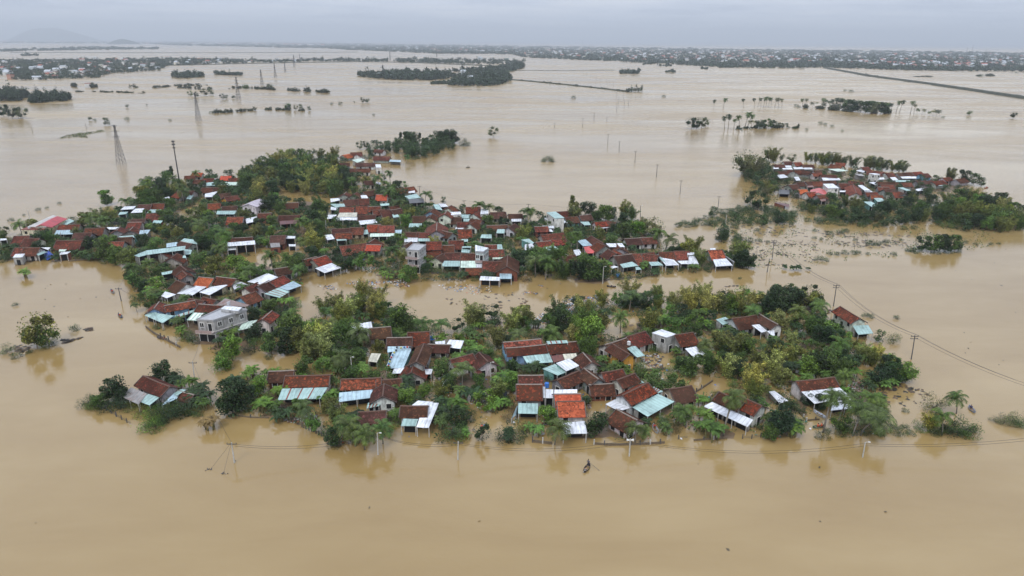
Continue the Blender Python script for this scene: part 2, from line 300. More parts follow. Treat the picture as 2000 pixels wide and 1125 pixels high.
# ---------------------------------------------------------------- houses as surveyed: one house a line
# walls | g ridge-end ridge-end width tone [ridge height] ; s high-edge low-edge colour [z z] ; b flat roof corners colour height | label
SURVEY = [
("front village", 100, 640, 3.3333, """
g | g 603 316 768 384 8.5 m 4.8 622 415 ; s 522 388 626 430 568 500 445 442 G ; s 630 432 708 452 640 505 568 478 T ; s 800 425 858 398 816 462 716 508 B ; s 840 400 878 404 818 442 796 428 T 3.2 2.9 ; g 830 412 905 432 4 m 3.0 | lone red tiled house ringed by grey and blue sheets on its own islet
k | g 1452 284 1545 280 6 d | small dark tiled shed at the near village's western tip
w | g 1530 316 1808 309 8.5 r 4.4 1650 388 ; s 1503 397 1800 388 1752 462 1475 470 T | long red tiled house with red streaked pale blue porch
"""),
("front village", 650, 620, 4.0175, """
w | g 75 486 372 476 8.5 r 4.4 200 565 ; s 50 590 328 564 328 626 46 663 B | red tiled house with one wide plain sky blue porch sheet
g | g 388 492 492 484 6 d 4.0 | dark tiled shed behind the wide sky blue porch
w | g 402 530 392 612 6.5 d ; s 275 670 402 648 362 694 264 714 T 2.6 2.2 | small white gabled house beside the wide sky blue porch
k | g 242 742 375 735 5.5 d 3.0 | tiny brick shed under a collapsing dark tiled roof
w | g 572 696 706 696 8.5 d 4.4 625 790 ; s 552 793 668 797 652 852 534 850 T ; s 722 668 832 670 752 866 655 860 W 3.6 2.6 ; s 668 652 790 662 715 712 612 694 W 3.4 3.0 | dark tiled house with large white sheet wing standing in water
t | s 478 246 616 250 556 393 412 402 B 3.6 2.7 ; s 430 228 612 225 610 249 428 274 B 3.9 3.6 ; s 480 402 562 393 530 438 462 441 W 2.7 2.2 | long pale blue sheet hall dotted with dark pots
g | g 714 210 655 345 10 d 5.2 600 360 ; g 636 362 620 418 7.5 m 3.9 ; s 712 404 785 404 772 445 700 445 W 2.4 2.1 | big dark brown gabled house beside the pot dotted hall
g | g 433 160 616 156 7 d | dark tiled house behind the pale blue sheet hall
b | g 628 117 718 114 9 m 4.8 | narrow red tiled house next to the blue tarpaulin
w | b 125 62 302 32 312 84 190 106 W 2.8 w | low white sheet roofed shed beneath the tall bamboo
g | g 322 84 416 76 7 b | mud brown roofed hut behind the tall coconut palm
g | s 302 280 378 284 345 352 276 344 C 2.5 2.0 | small cream sheet roof among banana plants
w | g 925 332 1092 287 7.5 r 4.4 1035 377 ; s 1068 392 1128 374 1190 456 1132 470 R 2.8 2.0 | red tiled house with torn rust red wing
w | g 1150 278 1216 346 6.5 d | small dark gabled house at the torn red wing
w | s 915 174 1030 182 1002 246 880 230 W 2.7 2.3 ; s 800 190 880 182 884 220 806 214 W 2.2 2.0 | open shed under bright white sheets by bamboo
g | g 795 212 872 214 5 d 3.2 | small dark roof wedged beside bright white sheets
"""),
("front village", 950, 620, 4.0175, """
b | g 138 196 422 170 6.5 r 4.9 ; g 158 242 458 214 8.5 m 4.5 320 290 ; s 285 306 490 278 522 350 322 366 T | long double roofed house with bright blue walls
w | g 475 206 702 190 9 m 4.4 600 281 ; s 470 186 632 178 642 200 480 208 T 4.8 4.5 ; s 505 302 596 290 610 334 530 353 R ; s 598 288 702 281 716 320 616 333 C | red brown roof with rust and cream porch sheets
t | s 540 365 440 402 560 455 630 428 T 3.0 2.4 ; s 650 322 546 358 626 422 730 378 W 3.8 2.9 | paired white and teal sheet roofs in the village middle
w | g 762 282 822 348 7.5 d 4.4 715 368 | dark gabled house right of the paired sheet roofs
w | g 935 214 1092 164 7 d | dark tiled wing behind the yellow walled house
w | g 1100 152 1240 110 7.5 m | red tiled white house with a row of open bays
y | g 990 210 1120 288 8.5 d 5.2 1000 292 ; s 1085 224 1172 224 1246 300 1178 313 T 3.0 2.6 | house with bright yellow ochre walls
g | b 1298 120 1376 92 1488 130 1416 156 W 5.0 g | flat white roofed grey house with small windows
g | g 292 456 404 455 8.5 m 5.0 ; g 266 527 405 527 10 r 5.2 335 655 ; s 250 672 405 675 403 756 248 753 T 2.9 2.4 ; s 250 682 236 700 196 795 232 765 B 2.7 1.4 | tall red tiled house with teal porch facing the water
g | s 412 512 462 514 460 630 408 628 W 3.6 3.1 ; s 464 562 525 565 525 632 464 632 W 3.5 3.1 | white sheet roofed yard with a blue tank
w | g 552 604 718 600 7 o 5.4 ; g 572 662 750 660 10.5 o 5.4 680 783 ; s 532 566 712 564 712 594 530 596 W 4.4 4.2 ; s 592 826 772 812 790 910 600 914 W 3.0 2.4 | newly tiled bright orange roofed house with white porch
g | g 560 490 722 422 9.5 d 4.0 660 548 | wide collapsing dark roof with white ridge streaks
g | g 772 404 876 482 7.5 d 4.4 770 500 | dark tiled house behind the muddy yard
k | g 862 526 940 522 6 m 3.2 | small hipped red roof at the muddy yard
w | g 936 430 1034 413 7 m | small mottled red house behind the two teal strips
w | g 1036 487 1148 446 8 m 4.6 1140 530 ; s 1142 464 1170 466 1240 512 1200 522 T 3.4 3.0 | mottled red house with white gable and blue window
w | g 1072 610 1262 516 10 r 5.3 1240 642 ; s 1312 540 1386 580 1352 592 1300 572 T 3.4 3.0 ; s 1346 598 1145 704 1266 778 1476 660 T 3.1 2.5 ; s 1012 640 1140 706 1042 736 934 680 W 3.0 2.5 | big red gabled house with broad teal porch roof
w | g 1052 738 1150 790 7 d 3.8 | low dark hut in front of the broad teal porch
c | g 1450 562 1592 538 7.5 d 3.8 | ruined dark roofed hut with gaping walls
"""),
("front village", 1300, 560, 3.3082, """
g | g 74 310 158 298 9 m 4.8 168 380 ; s 125 400 196 386 266 436 182 458 W 2.9 2.3 | grey walled house with ribbed white porch sheet
w | s 325 212 386 195 436 226 370 246 T 2.9 2.4 | small teal striped hut on bare mud
w | g 432 206 582 184 8 d ; g 602 174 722 242 9 d 4.6 630 248 ; s 556 248 606 242 656 286 620 296 W ; s 655 286 702 280 706 326 690 320 W | dark L shaped house with two torn white sheets
w | g 1132 130 1254 204 8.5 r 4.9 1142 206 ; s 1208 252 1308 246 1342 300 1245 310 T | red tiled house alone at the eastern edge with teal porch
w | g 846 612 1084 586 8 m 4.4 990 650 ; s 874 676 1110 639 1196 712 962 756 W ; s 1196 716 1080 745 1066 800 1250 780 W 2.4 1.8 | long red tiled house with a huge white porch sheet
g | s 666 678 702 672 792 736 738 754 W 1.7 1.3 | half sunken grey sheet roof
w | g 352 682 500 748 8.5 d 4.8 380 770 ; g 402 672 616 768 9 r 5.0 515 812 ; s 300 744 566 860 530 906 245 772 W 3.0 2.3 | big dark and red house with long white porch over water
"""),
("western lobe", 200, 460, 4.0, """
c | s 960 490 1150 542 1122 556 880 546 G 3.9 3.6 | cement sheet roofed hall behind the grey two storey house
b | g 490 548 716 508 7.5 r 5.0 605 572 ; g 442 520 404 570 6 r 4.0 ; s 350 596 425 598 468 683 330 624 T 2.8 2.2 ; s 430 606 560 626 470 684 410 650 T 2.8 2.2 ; s 562 626 722 577 712 598 578 646 T 2.9 2.5 | light blue painted house with white gable and teal eaves
w | g 758 536 936 548 8.5 m 4.4 790 603 ; s 710 602 812 607 756 666 658 660 S | red brown house with green and white striped porch
w | g 690 494 782 510 6 m | small mottled roof behind the light blue house
g | g 810 486 870 500 5 m | tiny mottled roof beside the cement hall
w | g 1320 592 1250 652 9.5 r 5.0 1205 685 ; s 1100 676 1212 658 1160 720 1055 743 L 3.0 2.5 | white gabled house with mint green awning beside the two storey house
w | g 596 358 642 374 8.5 d ; s 490 437 576 460 502 490 458 471 W ; s 682 388 812 400 702 467 582 452 W | dark roofed house at the waterside with glossy white sheets
c | g 772 326 852 334 7.5 o | orange tiled cream gabled house among white sheets
c | g 896 322 1042 338 6.5 m ; s 850 400 992 380 836 465 755 442 W ; s 1008 372 1085 360 1140 386 1030 422 W | red brown tiled house between white sheets
g | s 1290 293 1374 325 1246 383 1132 360 W 4.6 4.2 | large clean white sheet hall
g | g 1306 362 1412 313 8 r 4.4 1432 378 ; s 1380 405 1492 355 1556 391 1448 430 B 3.0 2.5 | red tiled house with sky blue porch at bank
g | g 1226 388 1290 357 7.5 d ; s 1264 455 1376 407 1462 440 1386 486 T 3.0 2.4 | dark tiled house with teal porch beside the large white hall
w | g 1132 402 1190 376 5 m | tiny red gable beside the large white hall
b | g 1090 476 1180 444 7.5 m | brick red gabled house with blue front
g | s 345 116 650 80 644 112 352 150 T 5.0 4.6 ; s 245 155 346 116 352 150 285 167 T 4.6 4.2 | long mint green sheet hall near the west shore
g | g 612 46 700 64 6 d ; s 640 22 744 36 740 68 602 48 T 4.6 4.2 ; s 640 106 698 112 692 145 640 150 T | mint green roofed house behind the long mint hall
g | s 500 62 586 50 580 82 500 93 B 3.6 3.3 | small pale blue sheet left of the mint green roofed house
g | g 505 112 472 130 8.5 m | first grey gable in front of the long mint hall
g | g 572 148 548 166 8.5 m ; s 550 148 650 156 656 176 600 172 T 3.4 3.1 | second grey gable, with teal sheet, in front of the long mint hall
g | g 610 234 656 270 7.5 d ; s 460 290 560 270 566 292 466 308 T | dark roofed house with teal strip above the palms
g | g 636 286 652 300 5 m | small grey gabled hut under palms
k | g 970 22 1170 12 6 d 4.6 ; s 965 56 1190 38 1196 68 970 86 W 4.2 3.9 ; s 970 96 1040 90 1046 110 974 116 W | red brick house with white sheet roof on the inner pond
k | g 1340 2 1408 0 9 d 5.0 ; s 1412 2 1508 4 1506 22 1414 24 W 4.0 3.8 ; s 1455 68 1510 68 1508 84 1458 84 W 2.4 2.2 | dark tiled brick house at the inner pond's end
k | b 1308 56 1382 50 1390 88 1316 93 G 3.0 k | brick cube shed with grey roof by the inner pond
g | g 1640 186 1744 156 9.5 r 4.9 1740 226 ; g 1562 192 1670 166 6 m ; s 1662 256 1790 214 1868 252 1735 293 W 3.0 2.4 | red tiled house with white porch beside the narrow channel
g | g 1372 258 1444 246 6 d | dark hut behind leaning palm
"""),
("central cluster", 760, 350, 5.0, """
w | g 62 95 238 73 8 r ; s 190 112 250 106 255 132 188 136 W | white walled house at the northern shore
t | s 150 166 265 141 310 180 180 196 T 3.4 3.0 | teal flat sheet shed by the northern shore
g | s 186 194 335 187 346 226 200 236 D 3.6 3.2 | charcoal sheet roof at the northern shore
t | s 430 246 480 243 522 302 455 292 T 3.2 2.8 ; s 480 238 550 242 576 268 506 272 W 3.4 3.2 |
b | g 437 288 402 316 9.5 m |
w | g 604 256 574 280 8.5 r |
w | b 586 322 695 316 706 340 606 348 W 5.5 w | white box shaped upper storey
w | g 565 312 540 342 7 r 6.6 | white two storey gabled house
c | g 418 346 398 366 7 m | small cream gabled house
g | g 232 362 356 360 8.5 d ; s 200 430 322 432 312 470 190 469 T |
g | g 468 420 462 502 10 m 5.6 | tall brown gabled house with grey pediment
w | g 165 520 278 520 7 d ; s 150 565 282 565 276 612 147 613 W |
w | g 285 520 390 520 8 m ; s 283 578 400 578 400 604 284 606 T |
w | g 615 370 668 370 8.5 d |
g | g 540 508 602 522 6.5 d |
w | g 668 420 792 418 6 m ; s 670 450 750 450 720 486 642 483 W |
w | g 868 318 836 332 8 r |
k | g 752 272 886 270 8.5 r |
w | b 896 290 970 288 968 334 890 340 W 4.2 w |
t | s 700 346 795 345 776 380 686 381 T 3.2 2.9 ; s 726 386 795 386 790 412 726 411 T |
g | g 800 388 905 400 7 m |
w | g 838 414 800 432 8 m |
c | g 706 492 768 490 9.5 r ; s 705 585 770 583 770 608 710 610 T | narrow red roof with olive lower wall
g | g 990 326 1135 321 8 d |
w | g 1166 342 1296 340 6 d ; s 1192 389 1295 386 1290 412 1196 413 W |
g | g 956 452 1150 446 7 d |
w | g 1226 434 1162 472 7.5 d |
g | s 1056 488 1130 487 1126 528 1046 527 T 3.6 3.3 |
g | s 902 540 1000 536 1004 578 890 573 T 3.2 2.8 |
g | s 324 646 360 646 342 692 322 690 W 5.5 5.2 |
g | g 150 642 206 614 5.5 d |
g | g 388 612 482 609 8 r 6.2 ; g 380 688 480 685 8 m 3.8 | two tiered red roof beside the grey tower house
g | g 520 648 600 646 8.5 m |
g | g 608 600 700 599 9 m 5.0 |
t | s 708 676 790 690 785 720 705 713 T 3.2 2.9 ; s 712 656 802 654 800 668 710 670 T 4.0 3.8 |
g | g 968 642 1052 641 9 m |
g | g 975 690 1112 686 9 r ; s 1055 636 1100 637 1110 686 1056 686 T 4.6 4.3 ; s 1010 765 1120 762 1120 778 1010 781 L |
g | g 548 722 705 719 10 m ; s 525 797 694 797 691 851 515 851 T | wide red brown roof with teal waterfront porch
g | g 728 727 826 728 8.5 m ; s 700 797 850 797 848 862 696 863 L ; s 850 800 914 803 912 862 850 862 W | red brown roof with pale green and white porch
w | g 502 738 476 754 7.5 d | little white gable with square window
k | g 802 870 852 870 6 m 3.0 |
w | g 920 801 1096 803 9 m | white fronted house with dark doors behind waterfront terrace
k | g 1158 746 1150 852 9 d 5.6 ; s 1078 920 1198 918 1196 972 1080 973 B ; s 892 946 1085 956 1080 991 882 986 W | dark gabled house with open terraces on the water
"""),
("eastern arm", 1000, 380, 5.769, """
w | s 450 302 590 292 632 318 480 336 W 3.8 3.4 ; s 360 264 430 260 462 300 420 304 W 3.8 3.5 ; b 385 201 490 190 592 262 485 268 T 6.8 w | modern white and pale blue flat roofed house
w | g 506 196 640 188 8.5 m |
t | g 600 257 736 248 7.5 d | house with turquoise walls
g | g 762 236 880 226 7 d ; s 766 306 866 305 890 342 816 346 T |
w | g 930 312 1060 302 6 r ; s 935 340 1085 332 1115 370 975 386 W |
g | g 1075 296 1150 312 6 d |
k | g 286 362 370 359 6 r |
w | s 340 350 470 350 476 380 376 379 W 3.5 3.2 ; s 385 385 442 386 466 420 402 415 W 2.8 2.4 |
g | g 326 452 572 431 9.5 m ; g 430 512 590 500 6 r 3.4 | long mottled red roof with sagging lean-to
g | g 272 538 430 522 7 r |
t | s 100 510 190 496 252 545 226 558 T 3.4 3.0 |
w | s 145 562 225 551 272 602 140 630 W 3.2 2.8 |
w | s 346 600 470 572 546 625 402 632 T 3.2 2.8 |
g | s 500 642 556 646 634 680 520 668 C 3.4 3.0 |
g | g 600 698 672 686 8 m |
g | s 690 625 755 616 792 672 716 690 W 3.8 3.5 | small white square roof on dark grey walls
g | g 896 467 1030 548 8 d ; s 730 516 830 504 905 572 800 582 B 3.2 2.8 |
w | s 806 590 982 565 916 660 840 662 Q 3.2 2.7 | flat bright red metal sheet roof
g | g 976 542 1040 572 10 m 5.0 | big grey gabled house behind the bright red sheet
w | s 1055 550 1240 548 1272 590 1100 590 W 4.4 4.0 |
g | g 1176 548 1212 602 8.5 m |
g | g 1100 628 1158 656 8 m |
g | g 1162 628 1240 668 6 r |
g | g 1150 692 1340 672 9.5 d ; s 1215 785 1355 755 1426 800 1250 826 T ; s 1112 812 1150 800 1200 815 1120 835 W | dark roof with teal porch at the channel edge
g | g 1335 668 1400 668 11 r |
"""),
("eastern arm", 1220, 420, 7.258, """
w | g 5 336 215 326 7 d ; g 220 320 430 312 7 m | long lilac white terrace with dark doorways
g | g 305 552 430 566 9 m ; s 340 665 480 660 550 712 376 718 T |
g | g 240 548 400 530 6 m |
w | g 530 526 645 525 8.5 r ; s 490 598 700 634 776 710 586 716 W 3.0 2.4 ; s 445 560 482 560 590 672 522 642 T 3.4 2.8 | red roof with long white and teal lean-to
w | g 745 513 868 512 8.5 r ; s 745 648 905 645 905 693 800 693 W ; s 906 576 992 577 1052 695 906 693 W 3.3 2.4 ; s 888 530 986 530 988 565 890 568 W 4.0 3.7 | bright red roof with broad white corner porch
g | g 1196 502 1370 496 9.5 o ; s 1250 630 1440 615 1536 715 1290 728 W ; s 1426 572 1560 664 1504 662 1440 615 W 3.6 2.6 | last orange red roof at the eastern point
w | s 1210 470 1285 468 1290 492 1214 494 W 2.4 2.2 |
k | s 150 735 200 732 240 770 160 778 T 2.0 1.7 |
"""),
("right island", 1480, 290, 6.667, """
w | g 345 168 430 167 7 d |
g | g 210 207 340 207 6.5 d ; s 205 240 270 243 275 263 205 266 W |
w | s 350 222 436 222 442 250 350 248 W ; s 315 256 440 252 460 272 332 273 W |
w | g 475 180 550 177 7.5 r ; s 460 246 640 240 652 264 475 270 W |
g | g 580 210 720 210 6.5 d ; s 600 250 706 246 715 270 606 272 W |
w | g 1042 182 1120 188 7 r |
w | g 952 202 1108 224 8 r ; s 905 266 1060 262 1186 290 1040 300 L | red roof with white gable and wide pale teal apron
g | g 235 297 370 292 7 d ; s 235 345 340 336 400 375 290 388 W |
g | g 424 274 456 290 10 m 5.0 ; s 470 370 530 368 560 415 500 418 W | big grey gable on the island's left
g | g 480 284 600 282 7.5 m |
g | g 592 287 690 302 6.5 d |
w | g 745 287 800 284 6 d |
w | g 725 317 815 317 6.5 r |
g | g 820 338 1020 346 6.5 d ; s 830 380 1060 385 1080 412 850 416 W | dark roof with long straight white porch
w | g 1355 242 1430 238 7 m ; s 1275 288 1345 279 1400 296 1370 312 W |
w | g 1430 284 1640 302 8 m |
w | b 1445 322 1520 322 1598 334 1526 342 W 5.6 w ; s 1530 380 1640 378 1652 402 1550 406 W | white two storey house with flat roof
g | s 1260 330 1350 330 1400 360 1320 356 G 3.4 3.1 |
w | g 1670 317 1740 314 9 m ; s 1720 376 1790 372 1832 408 1760 415 W |
g | g 1830 322 1900 317 6 d |
g | g 1902 314 1980 308 6 d ; s 1855 366 1990 362 2000 388 1880 390 W |
t | s 1790 413 1985 412 1975 434 1800 435 T 3.4 3.1 |
g | g 1190 420 1370 440 8 m |
g | g 1050 452 1180 452 9 m ; s 1064 548 1160 548 1150 566 1066 566 W |
g | g 650 430 718 428 7 d |
g | g 720 430 815 430 8 m |
g | g 845 423 1010 423 6 d |
g | s 580 436 632 432 690 470 640 475 G 3.4 3.0 ; s 640 486 720 481 730 504 650 506 G 2.8 2.5 |
g | g 400 474 500 464 7.5 d |
g | g 500 442 580 438 6.5 d |
w | b 848 460 980 457 1062 515 915 518 W 6.0 w | large plain white block with blue tinged roof
w | g 803 514 790 572 9 p 4.6 | bright pink red sheet gabled roof
w | g 538 534 612 531 7.5 o |
w | g 630 570 745 566 9 r |
g | g 775 607 880 602 6.5 r ; s 785 650 885 652 892 684 832 690 G |
w | g 1240 468 1284 580 8.5 r 5.0 | long bright red roof running towards the trees
w | s 1300 478 1360 475 1472 546 1390 549 W 3.8 3.4 ; s 1390 556 1480 550 1500 572 1400 574 W | white sheet hall beside the long bright red roof
g | g 1400 572 1552 572 6 r |
g | g 1508 606 1585 610 6 r |
t | s 1510 646 1610 640 1660 690 1562 695 T 3.4 3.0 |
t | s 1380 692 1480 690 1592 765 1492 766 T 3.4 2.8 | pale teal sheet shed at the island's front trees
g | g 1560 433 1830 442 7 d |
g | g 1600 472 1760 472 7 m |
g | g 1560 502 1700 506 6 m ; s 1445 440 1522 438 1600 465 1532 475 W |
g | g 1640 537 1780 532 8 d |
w | g 1750 572 1840 568 8 r |
g | g 1842 562 1890 576 6.5 d |
w | s 1826 510 1890 505 1992 545 1940 552 T 3.2 2.9 |
g | g 1870 442 1990 442 7 m |
"""),
("right island", 1400, 180, 3.3082, """
w | g 1262 517 1318 512 6.5 r |
b | g 1322 527 1360 524 7 m |
g | g 1190 522 1258 522 6.5 d ; s 1196 545 1290 545 1290 557 1200 558 W |
g | g 1392 577 1460 567 7 m ; s 1410 591 1450 584 1478 600 1436 606 T |
g | g 1290 572 1390 570 7 d |
w | g 1460 552 1508 549 6.5 r |
g | g 1546 562 1600 553 7 m | red brown house near the island's far right tip
w | s 1285 626 1340 618 1342 634 1290 640 W |
t | s 1170 615 1250 630 1244 641 1175 629 T |
g | s 400 628 470 632 470 660 402 658 D 2.2 2.0 | small ruined dark shed by the causeway
k | s 368 712 395 712 468 725 466 745 R 1.8 1.5 | small sunken brick shed before the right island
"""),
("western shore", 0, 400, 6.667, """
c | b 270 322 352 288 604 292 592 326 M 4.3 c ; b 355 285 690 132 815 172 590 292 N 5.0 c ; g 740 150 536 258 8 q 5.8 | cream school like building under a crimson metal roof
w | s 905 182 970 210 872 258 780 246 T 3.6 3.2 | teal sheet beside the crimson roofed building
g | g 775 264 1040 255 8.5 m ; s 735 330 962 325 945 382 705 388 B | red brown roof with blue walled porch
g | g 1120 307 1360 300 8 m |
g | g 975 370 1190 367 7 d |
w | s 1390 292 1550 290 1500 318 1420 320 W 3.4 3.1 |
g | g 1555 298 1526 325 9 m | left one of the twin brown gables
g | g 1722 300 1696 325 9.5 m | right one of the twin brown gables
t | s 1540 410 1790 395 1746 432 1620 436 T 3.2 2.8 |
g | g 1530 430 1700 418 8 d |
g | g 1440 482 1600 478 8 r | red hut with a mural beside leaning palm
w | g 230 405 350 402 9.5 r | first red roof below the crimson roofed building
w | g 362 437 480 437 8.5 m | second, lower red roof below the crimson roofed building
w | g 255 562 350 559 8 r |
w | g 356 561 480 559 8 m ; s 520 554 660 555 630 585 562 590 W ; s 476 642 560 602 620 612 500 662 T |
g | b 200 640 325 636 290 680 166 684 W 3.2 g | grey cube hut with white roof at the water's edge
k | g 745 468 1075 460 9.5 m | long red roof facing the western shore
k | s 790 616 922 608 872 640 776 650 W 3.0 2.7 ; s 770 580 870 580 842 606 766 606 L 3.0 2.8 |
b | s 1620 22 1770 16 1736 55 1565 65 W 4.0 3.7 | blue walled hall with white roof
t | s 1560 96 1670 88 1640 120 1540 130 T 3.2 2.8 |
w | s 1760 50 1880 45 1850 100 1700 104 W 3.4 3.0 |
g | g 1720 190 1890 187 6 d |
g | g 1675 230 1845 227 7 r |
g | s 1822 332 1960 323 1916 384 1810 382 B 3.2 2.8 |
w | s 0 440 80 437 92 456 0 466 W 3.2 3.0 |
"""),
("western shore", 0, 240, 4.3275, """
w | g 1175 692 1280 690 6.5 d |
w | g 1300 684 1375 681 8.5 m ; s 1270 732 1360 731 1350 758 1240 759 T |
k | g 1245 768 1350 764 8.5 r ; s 1300 822 1376 826 1350 858 1286 850 T |
w | g 1628 422 1708 421 7 o |
g | g 1570 447 1640 444 6.5 m |
g | g 1640 482 1725 480 6.5 d |
g | g 1505 575 1568 588 9 r ; s 1368 638 1430 622 1434 636 1370 648 W ; s 1575 640 1602 598 1648 598 1610 646 T | grey windowed gable under an orange red roof
g | g 1560 572 1640 576 7 d |
"""),
("northern group", 400, 240, 4.3275, """
w | g 5 470 50 468 6.5 r ; s 5 506 75 500 86 530 10 531 T |
w | g 155 449 205 448 7.5 o |
w | g 205 467 290 465 7.5 m ; s 130 500 310 500 300 527 126 528 L |
w | g 0 550 45 549 7 m |
g | g 50 547 120 546 6 m ; s 0 600 115 575 62 625 0 628 W |
y | g 125 602 215 592 8 d ; g 165 628 270 612 6.5 m | dark roofed house with yellow front and blue doors
w | g 45 684 115 680 8 r |
g | g 150 707 270 702 7 d ; s 105 743 270 742 250 772 96 772 T |
w | g 460 642 370 684 8.5 w 6.2 | white two storey house with pale grey metal roof
g | g 195 797 325 795 9 r ; s 342 810 460 786 440 830 352 850 W |
k | g 475 764 535 762 7 m |
b | g 665 678 790 674 8 d |
k | g 630 784 800 780 7 d ; s 630 830 800 820 812 848 636 859 R | dark roof with maroon sheet porch
"""),
("top cluster", 660, 240, 6.667, """
g | g 60 418 150 402 8 o |
w | g 165 384 310 380 9 m ; g 268 390 244 412 6 m | broad red brown roof with small white centre gable
w | s 180 482 300 460 360 480 252 518 L 3.8 3.4 | pale mint sheet roof in the top cluster
g | g 0 522 150 517 6.5 d |
w | g 235 522 480 519 7 d | long dark roofed white house behind another
w | g 160 594 290 593 7 d ; g 292 593 415 592 7 m | long white house with dark open bays
w | b 486 540 555 540 566 580 496 580 W 4.4 w | white boxy annex beside the long white house
g | g 470 435 675 437 8 m ; s 680 480 820 485 816 510 665 503 B | grey house with blue porch at the bay
w | g 480 342 600 352 6.5 m |
w | g 372 756 440 752 7 d ; s 490 770 550 775 572 800 520 802 W |
g | g 330 902 490 874 7 d |
"""),
("central cluster", 560, 340, 5.0, """
g | g 576 180 560 194 8 m | left one of the twin red gables
g | g 676 182 660 194 8 m | right one of the twin red gables
w | s 720 208 780 205 796 235 730 236 W 3.6 3.3 |
w | s 425 240 510 233 522 255 430 275 W 3.4 3.1 |
t | s 425 292 560 288 572 315 480 326 T 3.2 2.9 ; s 425 318 500 332 500 353 430 350 W 2.8 2.5 |
g | g 555 254 690 247 8.5 d |
g | g 705 242 790 240 8.5 m |
w | g 890 201 968 201 8.5 o 5.2 ; s 910 290 1000 284 1002 305 920 311 T | small bright orange roofed white house
w | g 525 324 655 323 8 r ; s 516 377 690 375 682 418 490 421 C 3.2 2.8 ; s 475 423 695 423 692 450 466 450 W 2.9 2.5 ; s 405 398 490 396 462 434 392 437 W |
g | g 702 314 770 313 10 r |
g | g 830 318 880 316 7 m |
w | g 700 402 865 398 7.5 d ; s 700 456 870 441 888 476 720 495 W |
g | g 926 357 1000 348 9.5 m ; s 1020 372 1062 378 1112 415 1040 426 T |
g | g 866 352 925 347 7 m |
g | g 1000 322 1100 304 7.5 m |
w | g 1030 350 1100 337 7 d |
w | g 815 494 890 492 8.5 r |
w | g 900 504 1050 502 8 r ; s 815 580 1066 578 1062 608 810 612 L ; s 1060 546 1125 543 1120 580 1062 575 B | long red roof with pale green canopy
g | g 448 537 610 530 8.5 d ; s 368 596 440 588 470 632 396 645 W ; s 480 626 575 618 588 646 490 652 T |
g | g 480 580 630 572 6.5 r |
c | g 640 523 730 521 8 m ; s 740 546 790 541 800 585 746 588 T | cream walled house with red brown roof
g | g 520 706 770 676 9.5 r | long weathered red roof above the trees
g | g 842 642 818 658 8 m |
g | g 815 690 890 692 6 o |
"""),
]
SHEETS = {'T': (.36, .525, .50), 'B': (.39, .53, .60), 'W': (.74, .77, .82), 'G': (.30, .29, .28), 'C': (.60, .58, .47), 'R': (.13, .04, .035),
          'L': (.58, .72, .62), 'D': (.07, .07, .075), 'Q': (.56, .06, .05), 'S': (.40, .62, .50), 'M': (.25, .06, .04), 'N': (.50, .48, .45)}
SHNAME = {'T': 'teal', 'B': 'pale blue', 'W': 'white', 'G': 'grey', 'C': 'cream', 'R': 'rust red', 'L': 'mint', 'D': 'charcoal', 'Q': 'bright red', 'S': 'striped', 'M': 'maroon', 'N': 'pale'}
TONES = {'d': ((.115, .040, .029, .36)), 'm': ((.165, .043, .027, .50)), 'r': ((.22, .050, .029, .68)), 'o': ((.36, .075, .036, 1.35)), 'b': ((.16, .085, .045, .5)),
         'p': (.62, .12, .11), 'q': (.42, .035, .035), 'w': (.5, .52, .55)}
TNAME = {'d': 'dark brown', 'm': 'red brown', 'r': 'red', 'o': 'bright orange', 'b': 'mud brown', 'p': 'pink red', 'q': 'crimson', 'w': 'pale grey'}
WALLS = {'w': (.66, .65, .61), 'g': (.34, .34, .33), 'c': (.66, .60, .44), 'y': (.56, .30, .05), 'b': (.24, .42, .62), 't': (.22, .48, .46), 'k': None}
WNAME = {'w': 'white', 'g': 'grey', 'c': 'cream', 'y': 'ochre', 'b': 'blue', 't': 'turquoise', 'k': 'brick'}
WHERE = {"front village": "in the nearest village", "western lobe": "on the western bend", "central cluster": "in the dense centre", "eastern arm": "on the eastern arm",
         "right island": "on the right island", "western shore": "by the western shore", "northern group": "left of the bamboo wood", "top cluster": "in the top cluster"}
# ---------------------------------------------------------------- house builder
ROOFPTS = []      # sample points of every roof (for keeping crowns off them) : (px, py, depth)
FOOT = []         # footprints: centre, u, v, hu, hv
LAND = []         # landmarks : (x, y, phrase)
ALLHOUSES = []
def foot(c, u, v, hu, hv): FOOT.append((c.x, c.y, u.x, u.y, v.x, v.y, hu, hv))
def in_foot(x, y, pad=.6):
    for cx_, cy_, ux, uy, vx, vy, hu, hv in FOOT:
        dx, dy = x-cx_, y-cy_
        if abs(dx) > 30 or abs(dy) > 30: continue
        if abs(dx*ux+dy*uy) < hu+pad and abs(dx*vx+dy*vy) < hv+pad: return True
    return False
def sample_roof(q):
    a, b, c, d = [Vector(p) for p in q]
    for i in (.12, .37, .63, .88):
        for j in (.2, .5, .8):
            p = a.lerp(b, i).lerp(d.lerp(c, i), j); x, y = PJ(p); ROOFPTS.append((x, y, depth(p)))
